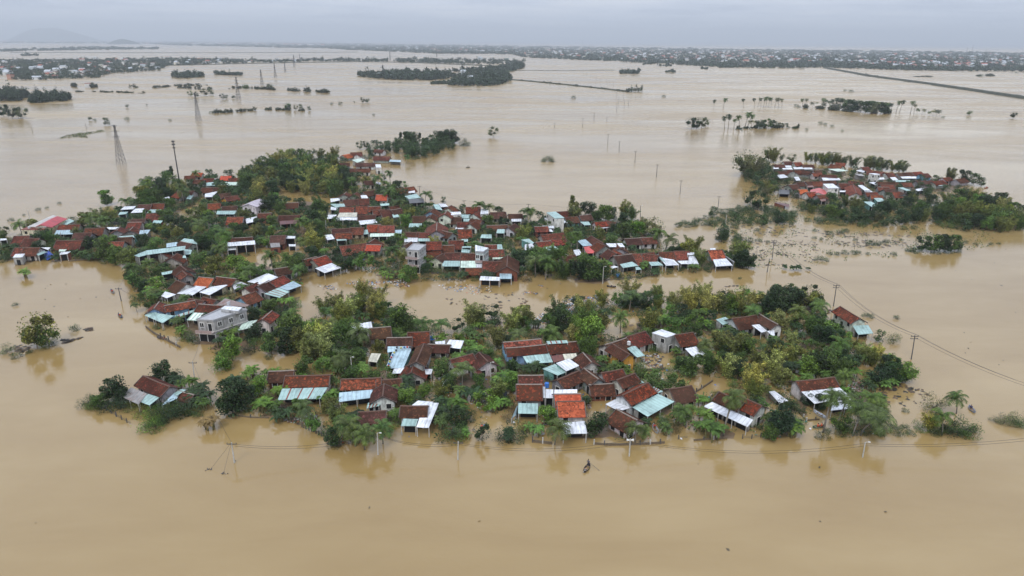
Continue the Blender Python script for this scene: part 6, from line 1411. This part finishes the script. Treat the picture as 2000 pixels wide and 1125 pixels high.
for i, (x, y) in enumerate([(503, 240), (535, 243), (562, 240), (585, 238), (497, 262), (482, 280), (470, 300), (460, 318), (452, 335), (447, 352), (440, 370), (437, 385), (605, 238)]):
    xx, yy = f2(x, y); t = max(0, min(1, (y-246)/150)); z = 3.75-.9*t if i > 3 else 4.0
    k = MB(); p = P(xx, yy, z); k.tube([(p.x, p.y, z), (p.x, p.y, z+.35)], .22, .28, 7)
    tag(k.build('pot', M['objmat'], org=p, color=[(.03, .04, .05), (.4, .05, .04), (.03, .12, .3), (.45, .4, .1)][(i*7) % 4]), ['dark', 'red', 'blue', 'yellow'][(i*7) % 4]+' pot on the pale blue sheet hall, number along its edge'.replace(', number along its edge', ', %s in the row' % (['first', 'second', 'third', 'fourth', 'fifth', 'sixth', 'seventh', 'eighth', 'ninth', 'tenth', 'eleventh', 'twelfth', 'thirteenth'][i])), 'pot', 'pots on the pale blue roof')
# floating and stranded litter
def litter(name, polys, n, cols, smin, smax, label, dens_w=True, seed=1, z=.03):
    rr = random.Random(seed); VV = {i: [] for i in range(len(cols))}
    for poly, cnt in polys:
        c = 0; xs = [q[0] for q in poly]; ys = [q[1] for q in poly]; tries = 0
        while c < cnt and tries < cnt*20:
            tries += 1; x, y = rr.uniform(min(xs), max(xs)), rr.uniform(min(ys), max(ys))
            if not inpoly(x, y, poly): continue
            p = P(x, y)
            if mnoise.noise((p.x*.12, p.y*.12, seed)) < -.05 or in_foot(p.x, p.y, 0): continue
            c += 1; s = rr.uniform(smin, smax); a = rr.uniform(0, 3.14); d = Vector((math.cos(a), math.sin(a), 0))*s; e = Vector((-d.y, d.x, 0))*rr.uniform(.25, .9); zz = z+rr.random()*.12
            VV[rr.randrange(len(cols))] += [(p-d+Vector((0, 0, zz-.1))), (p-e+Vector((0, 0, zz+rr.uniform(0, .15)))), (p+d+Vector((0, 0, zz))), (p+e+Vector((0, 0, zz-.05)))]
    for i, col in enumerate(cols):
        if VV[i]:
            o = bpy.data.objects.new(name, qmesh(name, np.array([tuple(v) for v in VV[i]]), M['objmat'])); COL.objects.link(o); o.color = (*col[0], 1); tag(o, col[1]+' '+label, 'debris', kind='stuff')
CH = [([(685, 550), (790, 548), (800, 560), (740, 566), (690, 562)], 420), ([(1040, 632), (1060, 608), (1120, 580), (1180, 575), (1195, 590), (1140, 602), (1075, 632)], 1100), ([(850, 556), (985, 556), (990, 572), (930, 576), (860, 564)], 160), ([(1010, 560), (1060, 556), (1090, 575), (1020, 575)], 50), ([(620, 560), (690, 552), (690, 562), (640, 568)], 60)]
litter('litter', CH, 0, [((.62, .62, .60), 'white plastic'), ((.16, .10, .06), 'brown plant'), ((.05, .05, .045), 'dark soaked'), ((.10, .22, .40), 'blue plastic'), ((.45, .20, .10), 'orange')], .14, .5, 'litter drifting in the central channel', seed=3)
litter('driftwood', [([(1430, 440), (1560, 440), (1600, 480), (1590, 512), (1500, 520), (1440, 490)], 300), ([(1590, 450), (1780, 455), (1770, 490), (1640, 480)], 260), ([(110, 650), (178, 640), (182, 652), (125, 672)], 120), ([(25, 672), (60, 676), (55, 690), (30, 688)], 40), ([(1700, 750), (1790, 740), (1830, 790), (1740, 800)], 60), ([(860, 580), (1000, 570), (1050, 600), (900, 610)], 40), ([(1200, 585), (1480, 548), (1480, 556), (1260, 575)], 60), ([(400, 200), (1300, 200), (1300, 262), (300, 260)], 160), ([(100, 240), (420, 250), (400, 262), (100, 275)], 60)], 0, [((.05, .045, .035), 'dark'), ((.12, .08, .05), 'brown')], .25, 1.0, 'drifting branches and mats in the flood', seed=5)
litter('belongings', [(VF, 420), (VM, 500)], 0, [((.65, .65, .66), 'white'), ((.05, .15, .42), 'blue'), ((.45, .05, .04), 'red'), ((.03, .22, .20), 'teal'), ((.12, .08, .05), 'brown')], .12, .42, 'household goods washed between the houses', seed=9, z=.25)
litter('driftwood', [([(20, 900), (1950, 900), (1950, 1080), (20, 1080)], 9), ([(10, 540), (240, 560), (240, 640), (10, 640)], 14), ([(1750, 480), (1990, 480), (1990, 730), (1820, 700)], 16)], 0, [((.06, .05, .035), 'scattered dark'), ((.10, .08, .05), 'scattered brown')], .15, .5, 'flotsam on the open brown water', seed=12)
litter('rubble', [([(1148, 765), (1172, 762), (1178, 800), (1150, 810)], 260), ([(1630, 738), (1680, 748), (1690, 775), (1660, 790), (1625, 760)], 380), ([(1575, 602), (1625, 606), (1620, 622), (1580, 620)], 140), ([(370, 660), (410, 665), (415, 690), (372, 685)], 200), ([(545, 735), (560, 740), (700, 800), (560, 800)], 200), ([(1250, 695), (1300, 690), (1290, 720), (1255, 725)], 120), ([(1390, 635), (1440, 640), (1450, 665), (1400, 660)], 200), ([(930, 760), (965, 760), (960, 795), (920, 790)], 300), ([(540, 800), (620, 812), (620, 835), (545, 822)], 160), ([(750, 520), (800, 520), (800, 545), (760, 545)], 120), ([(1060, 800), (1080, 800), (1080, 850), (1060, 850)], 80), ([(40, 500), (130, 498), (130, 510), (40, 512)], 120)], 0, [((.20, .085, .05), 'red earth'), ((.14, .11, .08), 'brown'), ((.34, .33, .31), 'grey broken'), ((.05, .045, .04), 'black')], .15, .6, 'rubble and soaked belongings around the houses', seed=7, z=.15)

# ---------------------------------------------------------------- embankments and far shores
def bank(pts, wd, h, name='embankment', m_=None):
    W_ = [P(*q) for q in pts]; k = MB()
    for i in range(len(W_)-1):
        a, b = W_[i], W_[i+1]; d = (b-a).normalized(); n_ = Vector((-d.y, d.x, 0)); up_ = Vector((0, 0, h)); dn = Vector((0, 0, -.5)); a = a-d*.5
        A_ = [a-n_*(wd+h*1.2)+dn, a-n_*wd+up_, a+n_*wd+up_, a+n_*(wd+h*1.2)+dn]; B2 = [b-n_*(wd+h*1.2)+dn, b-n_*wd+up_, b+n_*wd+up_, b+n_*(wd+h*1.2)+dn]
        for j in range(3): k.face([A_[j], B2[j], B2[j+1], A_[j+1]])
    tag(k.build(name, m_ or M['mud'], org=W_[0]), kind='structure')
gr = plain('bank grass', (.055, .06, .04), .9, .2, .5, .1)
bank([(1612, 133), (1700, 149), (1820, 165), (1900, 177), (2040, 198)], 6, 3.0, 'embankment', gr)
bank([(1000, 156), (1100, 165), (1225, 179)], 3, 1.6, 'dyke', gr)
bank([(20, 103), (430, 103.5), (500, 103), (620, 102.5), (700, 102)], 4, 2.5, 'causeway', gr)
bank([(120, 129), (330, 128), (500, 124), (680, 121), (800, 122), (960, 129)], 4, 2.2, 'road', gr)
bank([(1000, 137.5), (1100, 138), (1200, 137)], 2, 1.0, 'path', gr)
def farwood(name, poly, n, wpx, H, label, col=(.030, .048, .026), q=26, seed=1):
    rr = np.random.default_rng(seed); xs = [p[0] for p in poly]; ys = [p[1] for p in poly]; C = []; tries = 0
    while len(C) < n and tries < n*30:
        tries += 1; x, y = rr.uniform(min(xs), max(xs)), rr.uniform(min(ys), max(ys))
        if inpoly(x, y, poly) and not (name == 'brush_strip' and mnoise.noise((x*.09, seed*3.1, .5)) < -.12): C.append((x, y))
    out = []
    for x, y in C:
        p = P(x, y); w_ = wpx*depth(p)/FPX*rr.uniform(.6, 1.3)/2; h = H*rr.uniform(.5, 1.2)*(.55+.9*max(0, .5+mnoise.noise((x*.11, y*.3, seed)))) * (1.5 if rr.random() < .08 else 1)
        d = rr.normal(size=(q, 3)); d /= np.linalg.norm(d, axis=1)[:, None]; d *= rr.uniform(.4, 1, (q, 1)); d[:, 0] *= w_; d[:, 1] *= w_*1.5; d[:, 2] = h*.5+d[:, 2]*h*.52
        c = d+np.array((p.x, p.y, 0)); s = max(w_*.42, .8); a = rr.normal(size=(q, 3))*[1, 1, .35]; a /= np.linalg.norm(a, axis=1)[:, None]; b = np.cross(a, rr.normal(size=(q, 3))); b /= np.linalg.norm(b, axis=1)[:, None]
        sv = min(s, h*.42); V = np.stack([c-a*s*.8, c-b*sv*.6, c+a*s*.8, c+b*sv*.8], 1); V[..., 2] = np.maximum(V[..., 2], 0); out.append(V.reshape(-1, 3))
    o = bpy.data.objects.new(name, qmesh(name, np.concatenate(out), M['wood'])); COL.objects.link(o); o.color = (*col, 1); tag(o, label, 'wood', kind='stuff')
    # ground under it
    k = MB(); k.face([P(x, y, .25) for x, y in poly]); k.face([P(x, y, .25) for x, y in poly][::-1])
LV = [(0, 118), (60, 118), (200, 117), (330, 114), (500, 118), (600, 117), (600, 121), (500, 123), (420, 126), (330, 128), (312, 138), (215, 144), (195, 152), (80, 157), (22, 157), (18, 148), (0, 147)]
farwood('far_wood', LV, 2600, 6, 8, 'tree covered village shore on the far left', seed=2)
farwood('wooded_islet', [(335, 150), (345, 154), (400, 151), (399, 147), (338, 146)], 130, 7, 11, 'leafy islet left of the pylons', q=40, seed=3)
farwood('wooded_islet', [(417, 146), (470, 148), (475, 146), (425, 143)], 70, 6, 8, 'smaller leafy islet beside the third pylon', q=40, seed=4)
farwood('left_wood', [(0, 197), (0, 184), (55, 187), (58, 191), (35, 198)], 220, 7, 12, 'dark wood at the far left edge', q=50, seed=5)
farwood('left_wood', [(57, 199), (62, 202), (130, 198), (141, 194), (120, 189), (70, 191)], 260, 7, 10, 'flat dark wood right of the edge wood', q=50, seed=6)
farwood('far_wood', [(0, 97), (100, 96), (180, 92), (310, 94), (310, 96.5), (215, 97), (95, 99), (0, 101)], 420, 8, 10, 'low wooded strip across the far left', seed=7)
farwood('far_wood', [(40, 108), (73, 107), (73, 109.5), (42, 110)], 30, 6, 9, 'tiny wooded strip in the far left water', seed=8)
farwood('far_wood', [(0, 80), (300, 80), (640, 84), (1000, 90), (1000, 106), (860, 105), (700, 98.5), (640, 95), (500, 92), (350, 89), (270, 84.5), (180, 85), (0, 84)], 3400, 9, 11, 'hazy wooded plain with a town beyond the far water', seed=9)
farwood('far_wood', [(600, 117), (760, 118), (755, 121), (680, 120), (600, 119)], 150, 6, 10, 'roadside wood behind the pylons', seed=10)
farwood('far_wood', [(765, 119), (800, 115), (860, 117), (1000, 119), (1030, 122), (1010, 126), (900, 125), (790, 123)], 420, 6, 11, 'wood behind the twin wooded islets', seed=11)
farwood('wooded_islet', [(695, 148), (720, 153), (790, 157), (850, 157), (900, 150), (870, 146), (850, 143), (780, 142), (740, 144), (710, 146)], 620, 7, 11, 'large dark wooded islet, left of the two', q=50, seed=12)
farwood('wooded_islet', [(878, 140), (960, 133), (985, 130), (1020, 124), (1025, 134), (990, 142), (1000, 158), (970, 168), (900, 169), (873, 167), (885, 157), (905, 152), (940, 146)], 820, 7, 11, 'large dark wooded islet, right of the two', q=50, seed=13)
farwood('wooded_islet', [(840, 164), (850, 165), (875, 164), (870, 160), (845, 161)], 50, 6, 5, 'small bushy islet before the twin islets', q=40, seed=14)
farwood('far_wood', [(1000, 90), (1250, 93), (1500, 97), (1700, 99), (2000, 104), (2010, 140), (1800, 138), (1600, 132), (1585, 133), (1500, 133), (1420, 132), (1350, 128), (1240, 122), (1150, 118), (1020, 112), (1000, 107)], 9000, 8, 9, 'dark trees of the far riverside town on the right', seed=15)
farwood('wooded_islet', [(1209, 144), (1218, 145), (1247, 145), (1249, 142), (1212, 141)], 60, 6, 10, 'dark islet off the far town', q=40, seed=16)
for i, (x0, x1, y) in enumerate([(1255, 1278, 126.5), (1284, 1311, 130), (1300, 1319, 142), (1370, 1382, 135.5), (1222, 1256, 180.5), (1403, 1440, 133)]):
    farwood('wooded_islet', [(x0, y), (x1, y), (x1, y-2.5), (x0, y-2.5)], 26, 5, 6 if i != 4 else 9, 'low dark islet, %s of the row before the far town' % (['first', 'second', 'third', 'fourth', 'fifth', 'sixth'][i]), q=40, seed=20+i)
def strip(pts, n, H, seed, label):
    for a, b in zip(pts, pts[1:]): pass
    poly = [(x, y) for x, y in pts]+[(x, y-1.6) for x, y in reversed(pts)]
    farwood('brush_strip', poly, n, 6, H, label, (.04, .05, .03), 26, seed)
strip([(245, 171), (300, 173), (340, 169), (380, 168), (420, 167)], 70, 3.5, 31, 'drowned hedge line left of the third pylon')
strip([(340, 172), (400, 176), (470, 173), (505, 175), (540, 176)], 90, 4, 32, 'drowned hedge line below the third pylon')
strip([(150, 180), (220, 181), (282, 183)], 60, 2, 33, 'thin drowned hedge near the left woods')
strip([(525, 176), (560, 178), (600, 180), (643, 182)], 110, 5, 34, 'brushy strip right of the third pylon')
strip([(520, 215), (570, 216), (610, 217), (645, 218)], 90, 2.5, 35, 'brushy bank around the middle distance trees')
strip([(410, 222), (440, 221), (480, 218), (500, 216)], 60, 3, 36, 'dotted hedge right of the second pylon')
strip([(135, 167), (150, 171), (180, 172), (200, 169)], 60, 6, 37, 'small wooded farm islet at the left')
strip([(1010, 157), (1100, 166), (1220, 179)], 90, 1.8, 38, 'scrub along the middle dyke')
strip([(1640, 138), (1760, 157), (1880, 173), (2000, 190)], 130, 1.6, 39, 'scrub along the far right embankment')
strip([(1785, 151), (1830, 151)], 26, 2, 40, 'drowned hedge beyond the embankment'); strip([(1908, 149), (1940, 149)], 30, 4, 41, 'small tree line beyond the embankment')
strip([(1570, 212), (1600, 213), (1660, 219), (1735, 223), (1740, 221)], 150, 4, 42, 'undergrowth below the far palm row')
strip([(1440, 252), (1500, 251), (1560, 251)], 60, 2.5, 43, 'undergrowth below the nearer palm row')
# far houses: one by one where they show, the rest of the town as one
TC = [(.72, .73, .74), (.60, .60, .59), (.72, .68, .58), (.45, .50, .54), (.42, .24, .18), (.35, .50, .48)]
def far_house(x, y, rr, big=1.0):
    p = P(x, y); w_ = rr.uniform(4, 9)*big; dpt = rr.uniform(4, 8)*big; h = rr.choice([3.5, 4, 5, 7, 9])*(big**.5); a = rr.uniform(-.5, .5); u = Vector((math.cos(a), math.sin(a), 0)); v = Vector((-u.y, u.x, 0)); return p, u, v, w_, dpt, h
def far_mesh(k, kr, p, u, v, w_, d_, h, gab):
    k.box(p, u, v, w_, d_, -.3, h)
    if gab:
        r0, r1 = p-u*(w_+.4)+Vector((0, 0, h+d_*.5)), p+u*(w_+.4)+Vector((0, 0, h+d_*.5))
        for s in (1, -1):
            q = [r0, r1, p+u*(w_+.4)+v*s*(d_+.5)+Vector((0, 0, h-.1)), p-u*(w_+.4)+v*s*(d_+.5)+Vector((0, 0, h-.1))]
            kr.quadslab(q if s == 1 else [q[1], q[0], q[3], q[2]], .1)
    else: kr.box(p, u, v, w_+.3, d_+.3, h+.002, h+.5)
RR = random.Random(5)
zones = [(LV, 95, 'in the far left village', 1.0), ([(0, 80), (300, 80.5), (640, 85), (640, 91), (500, 88), (0, 83.5)], 320, 'in the hazy far town', 3.0), ([(640, 88), (1000, 92), (1000, 104), (860, 103), (640, 92)], 150, 'in the hazy shore town', 1.3),
         ([(1000, 92), (1250, 98), (1500, 101), (1700, 102), (2000, 106), (2000, 134), (1800, 132), (1600, 124), (1420, 124), (1240, 118), (1020, 108), (1000, 104)], 1000, 'in the far riverside town', 1.2),
         ([(720, 148), (860, 150), (840, 155), (740, 150)], 3, 'on the left wooded islet', .9), ([(900, 140), (960, 140), (960, 160), (900, 160)], 5, 'on the right wooded islet', .9)]
allf = []
for poly, n, where, big in zones:
    xs = [q[0] for q in poly]; ys = [q[1] for q in poly]; c = 0
    while c < n:
        x, y = RR.uniform(min(xs), max(xs)), RR.uniform(min(ys), max(ys))
        if inpoly(x, y, poly) and mnoise.noise((x*.035, y*.16, 4)) > -.12: allf.append((y, x, where, far_house(x, y, RR, big))); c += 1
allf += [(117.5, 990, 'beside the far road', far_house(990, 117.5, RR, 1.6)), (117, 938, 'beside the far road', far_house(938, 117, RR, 1.3)), (171, 174, 'on the small farm islet', far_house(174, 171, RR, 1.0)), (97, 1122, 'in the far riverside town', far_house(1122, 97, RR, 3.0)), (103, 1727, 'in the far riverside town', far_house(1727, 103, RR, 1.5)), (131, 1783, 'in the far riverside town', far_house(1783, 131, RR, 1.5))]
allf.sort(key=lambda q: -q[3][3]*q[3][5]/depth(q[3][0])**2)
restk = [[MB(), MB()] for _ in TC]; items = []
for i, (y, x, where, (p, u, v, w_, d_, h)) in enumerate(allf):
    ci = RR.choices(range(6), [5, 4, 2, 3, 1.5, .6])[0]; gab = RR.random() < .6; red = RR.random() < .30
    if i < 85:
        root = empty('town_house', p); k, kr = MB(), MB(); far_mesh(k, kr, p, u, v, w_, d_, h, gab)
        k.build('wall', M['objmat'], root, p, color=TC[ci]); kr.build('roof', M['objmat'], root, p, color=(.30, .09, .06) if red else (.42, .45, .48))
        cn_ = ['white', 'off white', 'cream', 'blue grey', 'brick red', 'teal'][ci]
        tag(root, '%s %s house with %s roof %s' % (cn_, 'gabled' if gab else 'blocky', 'red' if red else 'grey', where), 'house', 'houses of the far shores'); items.append((root, x))
    else: far_mesh(*restk[ci], p, u, v, w_, d_, h, gab)
relabel(items, lambda it: it[1])
for ci, (k, kr) in enumerate(restk):
    if k.v:
        nmw = ['white', 'off white', 'cream', 'blue grey', 'brick red', 'teal'][ci]
        tag(k.build('townscape', M['objmat'], color=TC[ci]), nmw+' house walls of the crowded far towns', 'town', kind='stuff')
        tag(kr.build('town_roofs', M['objmat'], color=(.30, .09, .06) if ci in (1, 4) else (.40, .43, .46)), 'roofs of the %s houses in the far towns' % nmw, 'town', kind='stuff')
# tall blocks of the hazy city and two masts on the right
for i, (x, y, wpx, t_) in enumerate([(431, 81, 8, 67), (452, 81, 4, 73), (402, 81, 3, 71)]):
    p = P(x, y); sc_ = depth(p)/FPX; k = MB(); hh = height_at(x, y, t_); k.box(p, Vector((1, 0, 0)), Vector((0, 1, 0)), wpx*sc_/2, wpx*sc_/3, 0, hh)
    for z in range(1, 8): k.box(p, Vector((1, 0, 0)), Vector((0, 1, 0)), wpx*sc_/2+.6, wpx*sc_/3+.6, hh*z/8, hh*z/8+1.0)
    tag(k.build('tower_block', M['objmat'], org=p, color=(.6, .6, .6) if i != 2 else (.2, .22, .25)), ['tallest pale tower block of the hazy far town', 'lower pale block right of the tallest tower', 'slim dark block left of the tallest tower'][i], 'building')
for i, (x, y, t_) in enumerate([(1137, 92, 78), (1430, 96, 90), (1888, 102, 91), (1898, 102, 88), (1925, 103, 95)]):
    p = P(x, y); hh = height_at(x, y, t_); k = MB(); k.tube([(p.x, p.y, 0), (p.x, p.y, hh)], 2.2, .9, 4)
    for z in (.5, .7, .9): k.tube([(p.x-3, p.y, hh*z), (p.x+3, p.y, hh*z)], .5, n=4)
    tag(k.build('radio_mast', M['steel'], org=p), ['thin radio mast above the shore town', 'short mast at the middle of the far town', 'left mast of the three on the right horizon', 'tallest mast of the three on the right horizon', 'right mast of the three on the right horizon'][i], 'mast')
# hills: a cloud-veiled mountain and a low hill far left
def hill(name, xs, prof, dist, thick):
    k = MB(); n = len(prof)
    rows = []
    for j in range(-4, 5):
        f_ = math.cos(j/4*math.pi/2)**1.2 if abs(j) < 4 else 0; row = []
        for i in range(n):
            px = xs[0]+(xs[1]-xs[0])*i/(n-1); g0_ = P(px, 100); d = Vector((g0_.x, g0_.y, 0)).normalized(); q = d*(dist+j/4*thick)
            row.append(Vector((q.x, q.y, prof[i]*f_*(1+.12*mnoise.noise((px*.03, j*.9, 1)))-2)))
        rows.append(row)
    for j in range(8):
        for i in range(n-1): k.face([rows[j][i], rows[j][i+1], rows[j+1][i+1], rows[j+1][i]])
    tag(k.build(name, plain(name+' forest', (.035, .05, .03), .9, .2, .3, .003), smooth=True), kind='structure')
hill('hills', (10, 210), [0, 70, 190, 300, 380, 425, 412, 430, 385, 310, 230, 140, 65, 0], 29500, 2000)
hill('low_hill', (210, 280), [0, 30, 60, 75, 80, 66, 50, 24, 0], 14500, 900)
# ---------------------------------------------------------------- damp air
k = MB(); T_ = 640; X = 34000; Y0, Y1 = -300, 33000
k.box(Vector((0, (Y0+Y1)/2, 0)), Vector((1, 0, 0)), Vector((0, 1, 0)), X, (Y1-Y0)/2, -3, T_)
mh = bpy.data.materials.new('damp air'); mh.use_nodes = True; t = mh.node_tree; t.nodes.remove(t.nodes['Principled BSDF'])
pv = nd(t, 'ShaderNodeVolumePrincipled'); pv.inputs['Color'].default_value = (.88, .94, 1.0, 1); pv.inputs['Density'].default_value = 1.0e-4; pv.inputs['Anisotropy'].default_value = .2
t.links.new(pv.outputs[0], t.nodes['Material Output'].inputs['Volume'])
tag(k.build('haze', mh), 'thin rain haze over the flooded plain', 'haze', kind='stuff')
